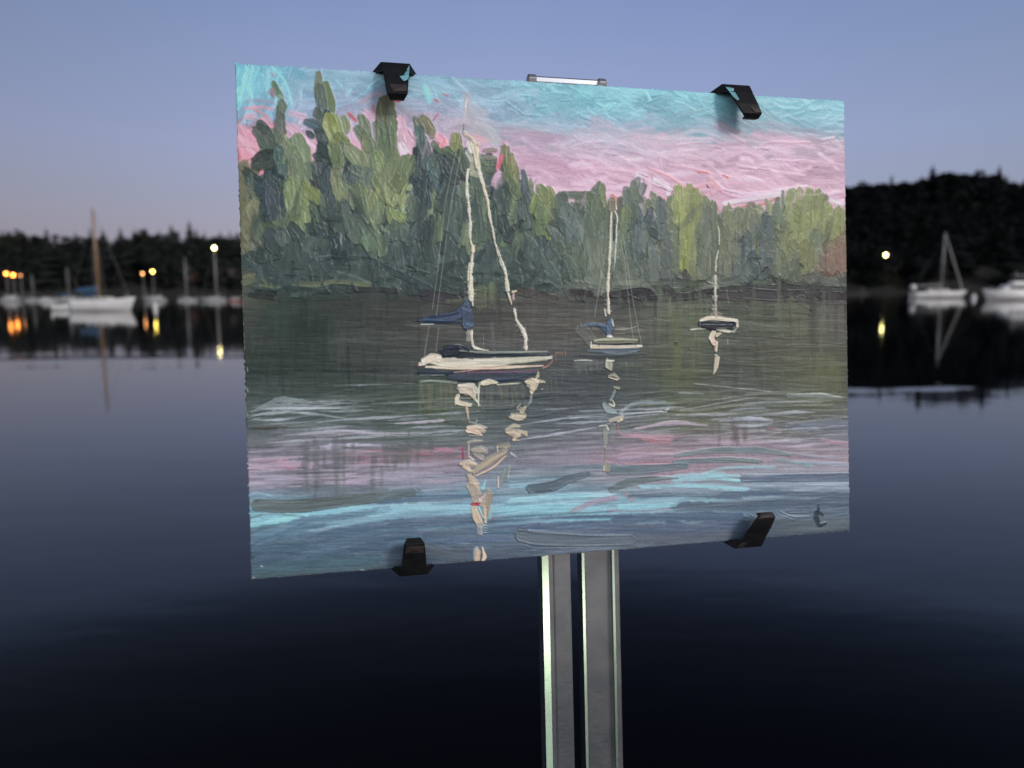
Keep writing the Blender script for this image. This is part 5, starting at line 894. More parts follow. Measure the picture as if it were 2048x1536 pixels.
    S([(1560,190),(1620,160),(1660,110)],20,(196,120,108),a=.8,dry=.3); S([(285,140),(280,180)],14,(180,96,90))
    for x in (1690,1710,1732,1755,1785): S([(x, 20 + R.uniform(-12, 8)), (x + 4, 52)], 10, (212,116,104), h=1.6)
    S([(1680,60),(1700,130)],16,(140,100,96),a=.6,dry=.4)
    S([(510,20),(560,30),(700,10)],[30,80,90],(44,50,66),h=2); S([(560,40),(900,50),(1300,45),(1620,50)],[60,80,60,40],(46,54,66),h=1.8); S([(700,10),(1000,30),(1600,20)],[14,34,20],(140,148,132),h=2,dry=.1); S([(900,30),(1300,40),(1600,50)],14,(96,108,110),h=1.8)
    S([(590,-20),(680,-50),(790,-15)],[12,20,10],(196,196,184),h=2.4); S([(560,-20),(680,-30),(800,0)],50,(50,56,70),h=1.8); S([(530,80),(700,70),(850,95)],[20,14,14],(40,48,62)); S([(880,-2),(1000,6)],16,(200,196,176),h=2.2); S([(455,60),(458,82)],8,(90,60,60))
    # reflection of the near boat
    for x in range(300, 700, 22): S([(x, 330 + R.uniform(-10, 20)), (x + R.uniform(-6, 10), R.uniform(480, 700))], R.uniform(18, 46), (106 + R.uniform(-14, 26), 112 + R.uniform(-12, 22), 84), a=.5, dry=.45, h=.6, ridge=.2, soft=4)
    for x in range(930, 1380, 26): S([(x, 350 + R.uniform(-10, 30)), (x + R.uniform(0, 20), R.uniform(440, 640))], R.uniform(16, 40), (112 + R.uniform(-14, 24), 120 + R.uniform(-12, 20), 102), a=.5, dry=.45, h=.6, ridge=.2, soft=4)
    for x in (1560,1590,1640,1690): S([(x, 300), (x + 20, 430 + R.uniform(0, 60))], 22, (112,124,108), a=.5, dry=.45, h=.6, soft=4)
    S([(300,330),(420,320),(680,340)],26,(130,142,128),dry=.3); S([(940,350),(1000,330),(1090,340)],[60,70,30],(212,198,170),h=2.4); S([(1090,360),(1330,345)],22,(170,176,150),dry=.2,h=1.6); S([(915,340),(900,440),(900,580)],[26,30,20],(182,188,166),h=1.8)
    S([(700,370),(840,370),(870,430)],[40,60,60],(206,196,176),h=2.6); S([(720,420),(800,420),(850,480)],[70,90,60],(176,162,142),h=2.2); S([(690,470),(680,540),(820,575)],[50,60,30],(206,196,172),h=2.6); S([(700,500),(820,500)],20,(120,122,110)); S([(850,490),(920,580)],[40,10],(196,192,164),h=2.2)
    S([(780,590),(800,720)],[40,16],(190,158,138),h=1.6); S([(880,630),(910,630)],8,(190,196,196)); S([(800,740),(870,750),(885,715)],16,(158,160,158),dry=.3)
    S([(790,800),(880,790),(980,800)],[44,66,30],(182,168,152),h=2.4); S([(780,830),(880,850),(940,880)],[44,50,16],(220,180,158),h=2.6); S([(800,880),(930,884)],8,(206,190,170),h=2)
    S([(780,950),(850,935),(940,935)],[20,40,20],(146,144,130),h=1.4); S([(800,950),(800,1100)],20,(176,158,146),dry=.3); S([(740,1000),(745,1110)],[26,30],(170,68,92),h=1); S([(830,1030),(920,1020),(990,1030)],[50,80,30],(150,144,132),h=2); S([(860,1060),(940,1110)],60,(152,144,134),h=1.6); S([(810,1100),(850,1130)],20,(206,190,172),h=2)
    S([(710,1170),(800,1150),(880,1180)],[40,70,40],(172,158,138),h=2.2); S([(740,1190),(830,1250)],40,(212,180,150),h=2.4); S([(780,1180),(870,1300)],14,(206,176,146),h=2)
    S([(840,1250),(1000,1140),(1180,1030)],[40,90,60],(150,142,124),h=2.4,mix=.05); S([(880,1290),(1040,1210),(1180,1090)],[20,26,20],(216,176,146),h=2.8); S([(820,1220),(1150,1030)],10,(110,112,104),h=1)
    S([(1090,990),(1200,980)],[50,70],(140,134,116),h=1.8); S([(1090,990),(1095,1040)],16,(206,196,180),h=2); S([(1230,1060),(1300,1110)],[26,10],(150,168,170),dry=.3); S([(1200,1210),(1160,1300),(1100,1420)],[60,90,20],(120,132,132),h=1.8); S([(1100,1300),(1102,1420)],[20,20],(200,168,150),h=2); S([(1215,1200),(1200,1330)],8,(176,184,160))
    S([(800,1290),(850,1370),(880,1480)],[60,110,110],(158,146,130),h=1.8); S([(790,1380),(900,1370)],20,(206,178,150),h=2.2); S([(970,1340),(940,1420)],[20,50],(122,186,196),h=2)
    S([(1380,330),(1470,340),(1440,440)],[40,110,50],(196,180,152),h=2.6); S([(1450,300),(1505,330)],30,(214,196,170),h=2); S([(1440,460),(1430,540),(1390,590)],[30,26,14],(140,146,138),h=1.6); S([(1380,590),(1340,640)],[40,60],(168,156,134),h=2); S([(1290,600),(1330,560)],14,(176,180,160),h=1.6)
    S([(1240,670),(1370,680)],[60,70],(152,144,124),h=2.2); S([(1220,700),(1300,720),(1360,720)],[14,26,14],(214,192,166),h=2.6); S([(1180,820),(1260,780),(1320,790)],[30,50,30],(166,158,134),h=2); S([(1190,840),(1310,850),(1260,920)],[50,80,40],(172,154,132),h=2.2); S([(1240,930),(1320,930)],12,(212,190,160),h=2.2); S([(1270,870),(1300,800)],20,(120,122,118))
    S([(1540,400),(1560,410)],10,(190,196,190)); S([(1480,410),(1500,405)],12,(200,200,196))
    for x0, y0, x1, y1, w, col in ((690,400,860,470,80,(196,184,164)),(700,520,830,560,50,(204,192,168)),(780,800,960,840,90,(206,180,158)),(1220,690,1370,690,80,(196,180,158)),(1200,860,1320,880,80,(186,168,146)),(1290,620,1370,600,50,(170,160,140)),(710,1170,870,1190,80,(184,166,144)),(830,1030,980,1060,80,(164,154,138)),(1390,330,1450,400,90,(200,184,158)),(860,1270,1180,1060,70,(170,152,130)),(800,1300,880,1480,90,(172,154,134))):
        S([(x0, y0), ((x0 + x1) / 2, (y0 + y1) / 2 + R.uniform(-14, 14)), (x1, y1)], [w * .5, w, w * .6], col, a=.8, h=2.2, mix=.25, soft=2.4, jag=.3, end=.4, col2=tuple(v * .86 for v in col), comb=.4)
    c.zone(760, 900, 4.096)
    S([(720,290),(760,330),(780,420)],[60,90,60],(152,142,128),h=1.8); S([(880,340),(860,430),(800,440)],[60,90,40],(158,142,124),h=2.2); S([(810,420),(850,370)],26,(204,160,150),h=2.2); S([(750,450),(800,445)],34,(186,62,76),h=1.2); S([(900,370),(880,460),(850,560)],[50,60,30],(140,128,114),h=1.8)
    S([(760,480),(790,560),(820,620)],[50,80,70],(182,162,132),h=2.2); S([(800,470),(840,560)],12,(222,196,160),h=2.6); S([(850,470),(860,600)],[30,24],(206,170,136),h=2.2); S([(900,460),(895,560)],30,(140,160,164),a=.8); S([(810,610),(815,690)],[70,50],(138,144,148),h=1.6)
    for y in (622,642,662,680): S([(845, y), (870, y)], 7, (206,208,206), h=2); S([(850, y + 9), (870, y + 9)], 8, (36,42,54), h=1)
    S([(800,700),(805,760)],[30,10],(104,112,126)); S([(780,820),(770,900)],[60,30],(150,152,152),h=1.6); S([(800,840),(790,910)],[50,50],(186,158,132),h=2.2); S([(830,800),(850,880),(830,915)],[16,40,30],(222,182,148),h=2.6); S([(820,840),(815,910)],8,(90,80,76))
    # ---- middle boat
    c.zone(1160, 380, 4.267)
    S([(270,110),(265,170)],60,(120,112,88),a=.9); S([(300,100),(305,170)],[10,22],(206,188,170),h=2); S([(225,150),(225,480),(210,640)],30,(104,116,92),a=.6,dry=.3)
    thick([(262,190),(255,330),(250,520),(238,700),(232,860),(238,1060)], lambda t: 22 + 22 * t, [(210,196,172), (214,188,170), (194,190,170)], 26, j=3)
    thick([(285,180),(310,230),(308,300),(302,460),(290,600),(275,700)], lambda t: 20, [(190,186,168), (176,186,176)], 18, j=3)
    S([(285,260),(280,440)],12,(46,50,66),h=.6); S([(268,240),(265,520)],12,(140,148,144),h=1.6); S([(268,760),(262,880)],9,(70,70,80),h=.8); S([(280,600),(272,700)],20,(92,116,104)); S([(205,1020),(215,1080)],20,(188,184,166),h=1.8)
    S([(320,730),(330,800)],[40,30],(122,130,112),a=.6,dry=.4); S([(270,910),(340,910)],6,(120,124,130))
    S([(260,1110),(250,1170),(240,1230)],[50,80,50],(78,102,130),h=1.8); S([(0,1170),(100,1150),(200,1160)],[30,36,40],(84,102,126),h=1.4,dry=.2); S([(130,1150),(210,1190),(230,1230)],[20,50,30],(66,88,118),h=1.4); S([(265,1110),(280,1160)],[20,26],(160,166,156),h=2)
    for x in (30,80,110,150,190): S([(x, 1152), (x + 12, 1152)], 7, (150,168,190), h=2)
    S([(230,1250),(260,1255)],[26,34],(214,202,188),h=2.4); S([(0,1190),(60,1250),(100,1300)],110,(104,110,102),a=.5,dry=.3)
    S([(290,1195),(360,1195),(420,1185)],[14,34,10],(132,126,116),dry=.2,h=1.2); S([(420,1185),(480,1170)],7,(170,168,156)); S([(290,1230),(380,1230)],10,(124,118,108),dry=.2)
    S([(110,1290),(250,1275),(480,1285)],[20,34,26],(150,150,124),h=2.2); S([(110,1305),(300,1305),(480,1305)],[16,26,16],(112,116,96),h=1.8); S([(130,1320),(300,1322),(440,1312)],[14,22,10],(44,44,62),h=1.4); S([(90,1340),(280,1345),(480,1340)],[40,36,34],(204,190,168),h=2.4); S([(90,1300),(85,1360)],14,(196,196,180),h=1.8); S([(480,1335),(520,1335)],26,(226,228,226),h=2.2); S([(150,1330),(160,1330)],10,(30,30,40))
    S([(60,1380),(280,1375),(500,1365)],[20,50,30],(84,102,118),h=1.2,dry=.1); S([(0,1420),(250,1420),(560,1400)],[30,34,14],(62,72,80),h=1,dry=.15); S([(200,1395),(330,1400),(480,1380)],14,(112,130,146),dry=.3)
    for p in ([(1211,497),(1200,560),(1188,634)],[(1234,450),(1248,525),(1258,620),(1265,678)],[(1245,470),(1258,560),(1270,630),(1282,690)]): ln(p)
    c.zone(1080, 600, 4.452)
    S([(300,545),(380,540),(460,545)],[16,20,14],(170,176,168),h=1.6,dry=.2)
    for x in range(300, 560, 18): S([(x, 550), (x + 4, R.uniform(590, 670))], R.uniform(12, 26), (118,128,118), a=.5, dry=.5, h=.6, ridge=.2, soft=3)
    S([(600,550),(610,590),(630,630)],[70,90,20],(158,160,142),h=2.2); S([(590,545),(650,545)],20,(196,196,180),h=2); S([(760,560),(765,600)],8,(130,140,130))
    S([(600,680),(650,670),(700,710)],[14,40,20],(154,148,130),h=2.2); S([(600,690),(680,715)],[14,20],(220,196,172),h=2.6); S([(650,780),(695,790)],[20,30],(150,156,120),h=1.8); S([(660,810),(640,860),(620,900)],[30,26,30],(120,138,140),h=1.6)
    S([(560,930),(600,980),(670,1010)],[40,80,30],(132,148,152),h=2); S([(610,930),(650,950)],[20,26],(210,200,176),h=2.2); S([(640,900),(660,940)],16,(186,188,166),h=2); S([(610,1080),(680,1060),(725,1040)],[30,50,40],(176,170,148),h=2.2); S([(680,1090),(725,1070)],[16,26],(212,186,160),h=2.2); S([(590,1110),(640,1090)],12,(150,158,150)); S([(690,1120),(690,1180)],[16,10],(190,100,100))
    S([(520,1130),(580,1120),(600,1160)],[20,20,24],(168,176,162),h=2); S([(575,1160),(575,1260),(570,1320)],[50,40,26],(136,142,132),h=1.8); S([(640,1120),(630,1260)],60,(116,122,112),a=.6,dry=.4); S([(690,1180),(660,1330)],30,(120,112,116),a=.5,dry=.4); S([(575,1330),(575,1440)],[16,14],(128,128,104),h=1.4); S([(590,1460),(590,1520)],[50,60],(140,138,116),h=1.6); S([(560,1480),(562,1530)],14,(206,196,176),h=2)
    # ---- right boat
    S([(1190,380),(1225,380)],[12,12],(34,38,40)); S([(1208,385),(1210,410)],[14,6],(36,40,42))
    S([(1530,150),(1560,130),(1600,150)],60,(132,122,108),a=.7,dry=.3); S([(1420,185),(1500,165),(1600,170),(1740,190)],[30,44,44,40],(206,190,168),h=2.4); S([(1750,180),(1750,240)],[22,26],(212,200,182),h=2.2); S([(1420,215),(1415,230)],[26,30],(204,190,170),h=2)
    S([(1420,215),(1530,210),(1720,215)],[50,50,46],(38,46,60),h=2); S([(1440,245),(1560,250),(1700,248)],[30,44,40],(32,38,50),h=1.8); S([(1500,270),(1560,270)],20,(40,46,56)); S([(1440,222),(1700,225)],10,(96,108,122),h=1.6,dry=.3)
    S([(1335,268),(1400,262),(1470,262)],[22,16,8],(190,192,184),h=2); S([(1560,270),(1640,280),(1740,290)],[10,40,12],(172,172,152),h=2.2); S([(1580,272),(1680,296)],[8,12],(206,198,178),h=2); S([(1720,280),(1765,235)],[12,10],(170,176,168),h=1.8); S([(1740,290),(1760,300)],10,(44,52,60))
    S([(1540,290),(1520,340),(1550,400)],[50,60,50],(214,190,168),h=2.6); S([(1600,300),(1560,320)],[30,40],(196,184,160),h=2); S([(1560,380),(1560,460)],[46,30],(196,172,152),h=2.2); S([(1550,490),(1575,500)],14,(176,176,160)); S([(1570,520),(1560,600),(1535,675)],[56,48,6],(184,172,152),h=2.2); S([(1375,310),(1375,375)],[12,8],(140,144,130),a=.8); S([(1665,350),(1668,410)],[9,9],(160,164,154)); S([(1360,300),(1350,440)],60,(90,94,76),a=.5,dry=.4)
    c.zone(1380, 350, 5.689)
    thick([(310,590),(325,700),(318,800)], 26, [(186,190,168), (176,178,160)], 8, j=4); thick([(312,860),(285,980),(285,1100)], lambda t: 26 + 10 * t, [(172,174,156), (186,186,166)], 10, j=4)
    thick([(280,1150),(275,1320),(275,1450)], lambda t: 56 - 16 * t, [(176,176,158), (190,188,168)], 12, j=5); S([(220,920),(222,1130)],8,(150,160,140)); S([(250,1180),(300,1280)],60,(140,146,128),a=.5,dry=.4)
    S([(190,1220),(260,1250),(320,1300)],20,(140,146,140),dry=.4,h=1.6)
    c.zone(0, 0, 1)
    thick([(1429,600),(1430,634)], 8, [(150,146,134)], 5, j=1, h=1.6)
    ln([(1414,600),(1413,634)], a=.5); ln([(1452,575),(1456,610)], a=.6)
    lm = (c.C @ np.array([.3, .6, .1]))[..., None]; st = np.where((c.Y < 285) & (c.C[..., 2] > c.C[..., 0] + 25), 1.04, .84)[..., None]; c.C = (lm + (c.C - lm) * st) * .955 + np.array([11., 13., 14.]); c.C *= 1 + .11 * np.clip((lm - 105) / 50, 0, 1) - .11 * np.clip((92 - lm) / 36, 0, 1)      # earths and white in every mixture
    # fine weave and wear over everything thin
    wm_ = np.clip((c.Y - 590) / 30, 0, 1); c.C *= (1 + wm_ * (.15 * (vnoise(c.X / 70, c.Y / 1.9, 41) - .5) + .10 * (vnoise(c.X / 26, c.Y / 1.3, 42) - .5)) * np.clip(1.5 - c.H / 1.6, .25, 1))[..., None]
    wv = (np.sin(c.X * 1.9) + np.sin(c.Y * 2.0)) * .5
    thin = np.clip(1.1 - c.H / .6, 0, 1)
    c.C *= (1 + .035 * wv * thin)[..., None]
    c.C *= (1 + .09 * (vnoise(c.X / 1.7, c.Y / 1.7, 31) - .5))[..., None]
    return c

# ================================================================ easel and painting
PW, PH, PT = .3048, .2286, .0032                      # a 12 x 9 inch panel
K_ = np.array([[F_IM, 0, 1024], [0, F_IM, 768], [0, 0, 1]])
M_ = np.linalg.inv(K_) @ HM; sg = np.sign(M_[2, 2]); M_ = M_ * sg; sc_ = PW / np.linalg.norm(M_[:, 0])
t0_ = M_[:, 2] * sc_; e1 = vn(M_[:, 0]); e2 = M_[:, 1] - e1 * (e1 @ M_[:, 1]); e2 = vn(e2); nv = -np.cross(e1, e2)
e1w, e2w, nw = R_WC @ e1, R_WC @ -e2, R_WC @ nv; TLw = CAM + R_WC @ t0_
def frame(origin_local):
    o = TLw + e1w * origin_local[0] + e2w * origin_local[1] + nw * origin_local[2]
    return Matrix([[e1w[0], e2w[0], nw[0], o[0]], [e1w[1], e2w[1], nw[1], o[1]], [e1w[2], e2w[2], nw[2], o[2]], [0, 0, 0, 1]])
def hit(px, py, w):                                   # panel-frame x, y where the sight line through a pixel meets the plane at depth w
    d = ray(px, py); n_ = nw; s = ((TLw + nw * w - CAM) @ n_) / (d @ n_); p = CAM + d * s - TLw
    return float(p @ e1w), float(p @ e2w)

# ---- painting
NX, NY = 1040, 780
cv = paint_picture(NX, NY)
LIT = ((.76,.76,.76),(.022,.022,.022))
alb = np.clip((lin(np.clip(cv.C, 0, 255)) - np.array(LIT[1])) / np.array(LIT[0]), .004, .92)
lum = alb @ np.array([.3, .6, .1]); alb = np.clip(lum[..., None] + (alb - lum[..., None]) * 1.0, .002, .92)
ht = .00012 + np.clip(cv.H, 0, 6) * .00040
edge = np.minimum(np.minimum(np.arange(NX)[None, :], NX - 1 - np.arange(NX)[None, :]), np.minimum(np.arange(NY)[:, None], NY - 1 - np.arange(NY)[:, None]))
O_P = (PW / 2, -PH, 0)
root_p = bpy.data.objects.new('painting', None); link(root_p); root_p.matrix_world = frame(O_P); root_p.empty_display_size = .05
tag(root_p, 'unframed oil painting of sailboats, dark trees and a pink sky clamped on the easel', 'painting')
uu, vv = np.meshgrid(np.linspace(0, PW, NX), np.linspace(0, -PH, NY))
jx = .0006 * (vnoise(vv * 900, vv * 0, 3) - .5); jy = .0005 * (vnoise(uu * 900, uu * 0, 4) - .5)
uu = uu + np.where((uu < 1e-6) | (uu > PW - 1e-6), jx * 2, 0); vv = vv + np.where((vv > -1e-6) | (vv < -PH + 1e-6), jy * 2, 0)
co = np.stack([uu - O_P[0], vv - O_P[1], np.where(edge == 0, -.0002, ht)], -1).astype(np.float32)
me = bpy.data.meshes.new('paint_layer'); me.vertices.add(NX * NY); me.vertices.foreach_set('co', co.ravel())
i_ = np.arange(NX - 1); j_ = np.arange(NY - 1)[:, None] * NX; a_ = (i_ + j_).ravel(); q_ = np.stack([a_, a_ + NX, a_ + NX + 1, a_ + 1], 1).astype(np.int32)
me.loops.add(q_.size); me.loops.foreach_set('vertex_index', q_.ravel()); me.polygons.add(len(q_)); me.polygons.foreach_set('loop_start', np.arange(len(q_), dtype=np.int32) * 4)
me.update(calc_edges=True); me.polygons.foreach_set('use_smooth', np.full(len(q_), True))
at_ = me.color_attributes.new('pigment', 'FLOAT_COLOR', 'POINT'); at_.data.foreach_set('color', np.concatenate([alb, np.ones((NY, NX, 1))], -1).astype(np.float32).ravel())
pm = bpy.data.materials.new('oil_paint'); pm.use_nodes = True; nt = pm.node_tree; b = nt.nodes['Principled BSDF']
an = nt.nodes.new('ShaderNodeAttribute'); an.attribute_name = 'pigment'; b.inputs['Roughness'].default_value = .40; b.inputs['Specular IOR Level'].default_value = .35
tcn = nt.nodes.new('ShaderNodeTexCoord'); nn = nt.nodes.new('ShaderNodeTexNoise'); nn.inputs['Scale'].default_value = 1400; nn.inputs['Detail'].default_value = 2
bpn = nt.nodes.new('ShaderNodeBump'); bpn.inputs['Strength'].default_value = .25; bpn.inputs['Distance'].default_value = .0001
nt.links.new(tcn.outputs['Object'], nn.inputs['Vector']); nt.links.new(nn.outputs['Fac'], bpn.inputs['Height']); nt.links.new(bpn.outputs[0], b.inputs['Normal']); nt.links.new(an.outputs['Color'], b.inputs['Base Color'])
me.materials.append(pm); link(bpy.data.objects.new('paint_layer', me), root_p)
m_board = mat('gessoed_panel', (.42, .40, .36), .8, noise=(60, .1))
MB().box(-PW / 2, PW / 2, 0, PH, -PT, -.0001).build('panel', m_board, root_p)

# ---- easel: two aluminium uprights, four claw clips, a top axle, a tripod below
m_al = bpy.data.materials.new('brushed_aluminium'); m_al.use_nodes = True; nt = m_al.node_tree; b = nt.nodes['Principled BSDF']
b.inputs['Metallic'].default_value = 1; b.inputs['Base Color'].default_value = (.66, .67, .69, 1); b.inputs['Roughness'].default_value = .36
tcn = nt.nodes.new('ShaderNodeTexCoord'); mpn = nt.nodes.new('ShaderNodeMapping'); mpn.inputs['Scale'].default_value = (60, 900, 60); mpn.inputs['Rotation'].default_value = (0, 0, .5)
nn = nt.nodes.new('ShaderNodeTexNoise'); nn.inputs['Scale'].default_value = 5; nn.inputs['Detail'].default_value = 6
n3 = nt.nodes.new('ShaderNodeTexNoise'); n3.inputs['Scale'].default_value = 45; n3.inputs['Detail'].default_value = 4
rr_ = ramp(nt, [(.3, (.30, .30, .30, 1)), (.7, (.52, .52, .52, 1))], 'LINEAR'); rc_ = ramp(nt, [(.35, (.21, .24, .27, 1)), (.65, (.30, .33, .36, 1))], 'LINEAR')
bpn = nt.nodes.new('ShaderNodeBump'); bpn.inputs['Strength'].default_value = .35; bpn.inputs['Distance'].default_value = .00006
nt.links.new(tcn.outputs['Object'], mpn.inputs[0]); nt.links.new(mpn.outputs[0], nn.inputs['Vector']); nt.links.new(tcn.outputs['Object'], n3.inputs['Vector'])
nt.links.new(nn.outputs['Fac'], rr_.inputs[0]); nt.links.new(rr_.outputs[0], b.inputs['Roughness']); nt.links.new(n3.outputs['Fac'], rc_.inputs[0]); nt.links.new(rc_.outputs[0], b.inputs['Base Color']); nt.links.new(nn.outputs['Fac'], bpn.inputs['Height']); nt.links.new(bpn.outputs[0], b.inputs['Normal'])
m_clip = mat('black_clip_coating', (.008, .009, .011), .5, spec=.2, noise=(180, .5), bump=(500, .4, .0001)); m_smear = mat('turquoise_paint_smear', (.16, .42, .48), .5, noise=(300, .25)); m_smear2 = mat('dried_paint_smear', (.028, .019, .020), .6, noise=(300, .5))
m_white = mat('polished_axle', (.86, .87, .90), .22, metal=1.0); m_knob = mat('grey_knob', (.30, .32, .36), .4, metal=.6)
WF = -.0125                                            # front plane of the uprights, behind the panel
xl0, _ = hit(1096, 1112, WF); xl1, _ = hit(1141, 1110, WF); xr0, _ = hit(1167, 1108, WF); xr1, _ = hit(1238, 1105, WF); _, ytop = hit(1130, 172, WF)
YB = -1.12; O_E = ((xl0 + xr1) / 2, YB, WF - .005)
root_e = bpy.data.objects.new('easel', None); link(root_e); root_e.matrix_world = frame(O_E); root_e.empty_display_size = .1
tag(root_e, 'aluminium field easel with four black claw clips holding the painting over the water', 'easel')
def loc(p): return (p[0] - O_E[0], p[1] - O_E[1], p[2] - O_E[2])
class LB(MB):
    def bx(s, x0, x1, y0, y1, z0, z1): a, c = loc((x0, y0, z0)), loc((x1, y1, z1)); return s.box(a[0], c[0], a[1], c[1], a[2], c[2])
yt = ytop - .004; D_ = .0115; th = .0016
# left upright: closed face with a low rib along its outer edge
l = LB(); wl_ = xl1 - xl0
prof = [(xl0 - .0028, WF - .0020), (xl0, WF + .0006), (xl0 + .0022, WF + .0006), (xl0 + .0027, WF), (xl0 + .0036, WF - .0004), (xl1, WF - .0004), (xl1, WF - D_), (xl0 - .0028, WF - D_)]
def extr(m, prof, y0, y1):
    n = len(prof); m.add([loc((x, y0, z)) for x, z in prof] + [loc((x, y1, z)) for x, z in prof], [tuple(range(n)), tuple(range(2 * n - 1, n - 1, -1))] + [((i + 1) % n, i, n + i, n + (i + 1) % n) for i in range(n)]); return m
up1 = extr(l, prof, YB, yt).build('upright', m_al, root_e, bevel=.0003)
# right upright: a channel open to the front, flanges at both edges
fl = .0012; lip = .0026
prof = [(xr0, WF), (xr0 + fl, WF), (xr0 + fl + .0006, WF - .0035), (xr1 - lip - .0012, WF - .0035), (xr1 - lip, WF), (xr1, WF), (xr1, WF - D_), (xr0, WF - D_)]
extr(LB(), prof, YB, yt).build('upright', m_al, root_e, bevel=.00035)
m_edge = mat('green_glint_metal', (.72, .78, .74), .20, metal=1.0, noise=(40, .06))
def edge(x, wd, z):                                    # added polished strip, tinted green and angled to mirror the dock lantern
    q = LB(); extr(q, [(x - wd, z - wd * .8), (x, z), (x + .0002, z - .0006), (x - wd + .0004, z - wd * .8 - .0004)], YB, yt - .0005); return q
edge(xl0 - .00005, .0028, WF + .0008).build('glint_strip', m_edge, root_e); edge(xr0 + .0002, .0011, WF + .0006).build('glint_strip', m_edge, root_e); edge(xr1 - lip - .0001, .0010, WF + .0003).build('glint_strip', m_edge, root_e)
# the dock light whose glow runs down those edges stands beside the viewer
_P = np.array(root_e.matrix_world @ Vector(loc((xl0, hit(1090, 1232, WF)[1], WF)))); _d = vn(_P - CAM); _n = vn(-.625 * e1w + .781 * nw); _r = _d - 2 * (_d @ _n) * _n; LPOS = _P + _r * 1.35
lt = empty('dock_lantern', (LPOS[0], LPOS[1], .64)); tag(lt, 'greenish lantern on a short post at the edge of the viewer dock', 'lantern')
hz = LPOS[2] - .64 - .09
MB().tube((0, 0, 0), (0, 0, hz - .56), .022, .018, 8).tube((0, 0, hz), (0, 0, hz + .02), .07, None, 12).build('post', m_pole, lt)
MB().lathe([(.04, hz - .02), (.04, hz - .42), (.04, hz - .55)][::-1], 14).build('light_column', mat('green_light_column', (.5, .7, .5), .5, emit=(.80, 1, .82, 1.0)), lt, smooth=True)
MB().lathe([(.058 * math.sin(math.pi * k / 10 + .001), hz + .09 - .075 * math.cos(math.pi * k / 10)) for k in range(11)], 14).build('globe', mat('green_white_globe', (.8, 1, .8), .5, emit=(.86, 1, .68, 8)), lt, smooth=True)
MB().lathe([(.075, hz + .168), (.02, hz + .21)], 12).build('cap', m_pole, lt)
# clips
def clip(px, py_edge, top, shear, smears, sx=1.0, k=1.0):
    x, _ = hit(px, py_edge, 0); y = 0 if top else -PH; s = 1 if top else -1; mm = .001 * k
    def P(a, v, w): return Vector(loc((x + (a + max(0, 3 - v) * shear * (1 if v < 2 else 0)) * mm * sx, y + s * v * mm, w * mm)))
    pts = {'wl': (-11, .6, -3.5), 'wr': (11, .6, -3.5), 'tl': (-6.6, 3.4, 4), 'tr': (6.6, 3.4, 4), 'bl': (-5.9, -1.2, 6.5), 'br': (5.9, -1.2, 6.5), 'ml': (-5.2, -8, 9.6), 'mr': (5.2, -8, 9.6),
           'el': (-4.7, -13, 11.2), 'er': (4.7, -13, 11.2), 'fl': (-3.4, -15.2, 9.2), 'fr': (3.4, -15.2, 9.2), 'gl': (-3.2, -14.9, 6.4), 'gr': (3.2, -14.9, 6.4), 'dl': (-10, .4, -7), 'dr': (10, .4, -7)}
    nm = list(pts); V = [P(*pts[n]) for n in nm]; I = {n: i for i, n in enumerate(nm)}
    F_ = [('wl', 'wr', 'tr', 'tl'), ('tl', 'tr', 'br', 'bl'), ('bl', 'br', 'mr', 'ml'), ('ml', 'mr', 'er', 'el'), ('el', 'er', 'fr', 'fl'), ('fl', 'fr', 'gr', 'gl'), ('wl', 'tl', 'bl'), ('wr', 'br', 'tr'), ('dl', 'dr', 'wr', 'wl')]
    m = MB().add(V, [tuple(I[c] for c in f) for f in F_]); o = m.build('clip', m_clip, root_e)
    md = o.modifiers.new('solid', 'SOLIDIFY'); md.thickness = .0011 * k; md.offset = -1
    mb = o.modifiers.new('bevel', 'BEVEL'); mb.width = .0004; mb.segments = 2; mb.limit_method = 'ANGLE'; mb.angle_limit = .5
    # smears of paint dried on the clip
    def onface(fn, uv):
        q = [V[I[c]] for c in fn]; u, v = uv; p = (q[0] * (1 - u) + q[1] * u) * (1 - v) + (q[3] * (1 - u) + q[2] * u) * v; nrm = (q[1] - q[0]).cross(q[3] - q[0]).normalized()
        if nrm.z < 0: nrm = -nrm
        return p + nrm * .0003
    for fn, poly, mt in smears:
        mbb = MB(); ps = [onface(fn, q) for q in poly]; n = len(ps); cpt = sum(ps, Vector()) / n + Vector((0, 0, .0003)); mbb.add(ps + [cpt], [(i, (i + 1) % n, n) for i in range(n)]); mbb.build('paint_smear', mt, o)
    return o
TF, BF, MF, EF = ('tl', 'tr', 'br', 'bl'), ('bl', 'br', 'mr', 'ml'), ('ml', 'mr', 'er', 'el'), ('el', 'er', 'fr', 'fl')
clip(790, 147, True, 0, [(BF, [(.86, .1), (1.0, .0), (1.0, .5), (.93, .75), (.8, .85), (.62, .5), (.8, .4)], m_smear), (TF, [(.93, .7), (.99, .3), (1, 1), (.9, 1)], m_smear), (MF, [(.2, .2), (.9, .1), (.95, .8), (.3, .9)], m_smear2)])
clip(1464, 190, True, .26, [(BF, [(.0, .0), (.22, .1), (.2, .7), (.08, .8), (.0, .5)], m_smear), (TF, [(.0, .5), (.3, .6), (.2, 1), (.0, 1)], m_smear), (MF, [(.5, .3), (.95, .2), (.95, .95), (.6, .9)], m_smear2)], 1.15)
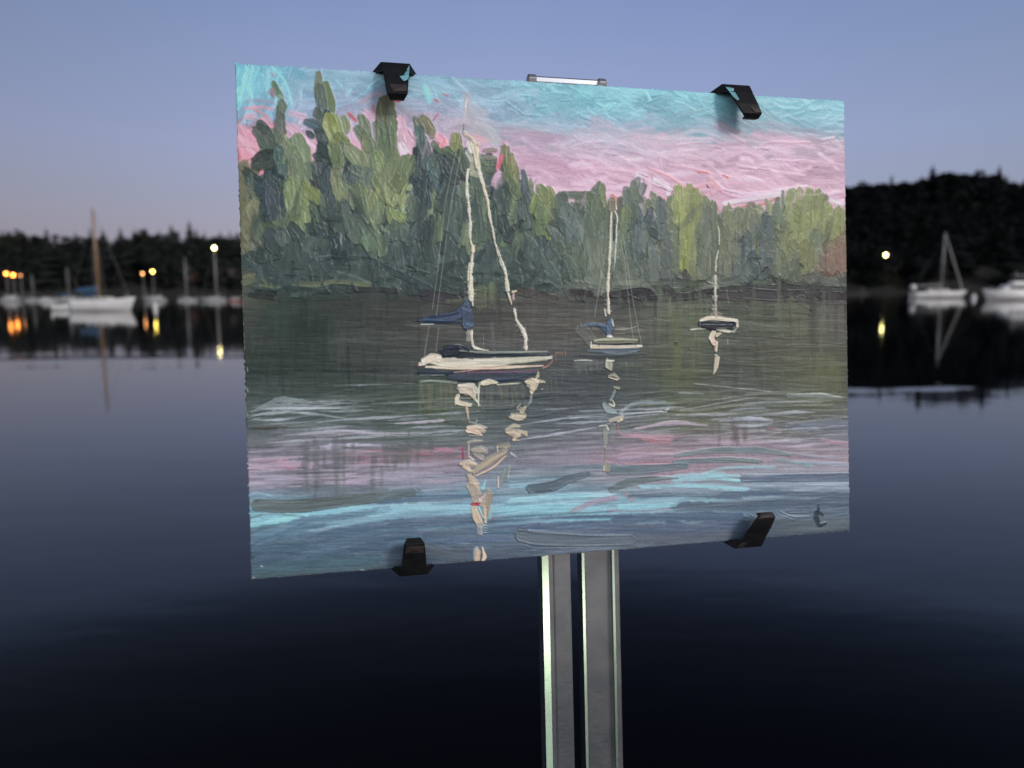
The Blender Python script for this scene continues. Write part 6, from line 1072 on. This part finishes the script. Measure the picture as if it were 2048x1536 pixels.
clip(826, 1133, False, 0, [(MF, [(.1, .2), (.9, .1), (.95, .8), (.15, .9)], m_smear2)], 1.0); clip(1488, 1083, False, .34, [(TF, [(.0, .2), (.25, .1), (.3, .9), (.05, .8)], m_smear2), (EF, [(.1, .1), (.9, .1), (.8, .9), (.2, .9)], m_smear2)], 1.15)
# arms behind the panel that carry the clips, spring slide and axle
xc = (xl0 + xr1) / 2
for xx, yy in ((hit(790, 147, 0)[0], -.006), (hit(1466, 190, 0)[0], -.006), (hit(826, 1133, 0)[0], -PH + .006), (hit(1494, 1083, 0)[0], -PH + .006)):
    x0, x1 = sorted((xx, xc)); LB().bx(x0 - .006, x1, yy - .005, yy + .005, -.0105, -.0075).build('clip_arm', m_clip, root_e, bevel=.0005)
WA = -.0135
ax0, ay0 = hit(1064, 158, WA); ax1, ay1 = hit(1204, 166, WA)
LB().bx(ax0, ax1, (ay0 + ay1) / 2 - .0019, (ay0 + ay1) / 2 + .0019, WA - .0022, WA).build('axle', m_white, root_e, bevel=.0009)
for xx in (ax0, ax1):
    k_ = MB(); c_ = loc((xx, (ay0 + ay1) / 2 - .0004, WA - .001)); n = 6; R_ = .0031
    for a, z in ((.0022, 0),):
        vs = [(c_[0] + s * .0022, c_[1] + R_ * math.cos(2 * math.pi * i / n + .3), c_[2] + R_ * math.sin(2 * math.pi * i / n + .3)) for s in (-1, 1) for i in range(n)]
        k_.add(vs, [tuple(range(n))[::-1], tuple(range(n, 2 * n))] + [(i, (i + 1) % n, n + (i + 1) % n, n + i) for i in range(n)])
    k_.build('end_nut', m_knob, root_e, bevel=.0007)
# tripod head and legs down to the dock
MB().box(-.03, .03, -.10, .05, -.03, .012).build('tripod_head', m_clip, root_e, bevel=.003)
Mi = root_e.matrix_world.inverted(); hd = root_e.matrix_world @ Vector((0, -.04, -.01))
for k in range(3):
    t = math.radians(90 + 120 * k); ft = Vector((hd.x + .42 * math.cos(t), hd.y + .42 * math.sin(t), .645))
    MB().tube(Mi @ hd, Mi @ ft, .012, .009, 10).build('leg', m_al, root_e)
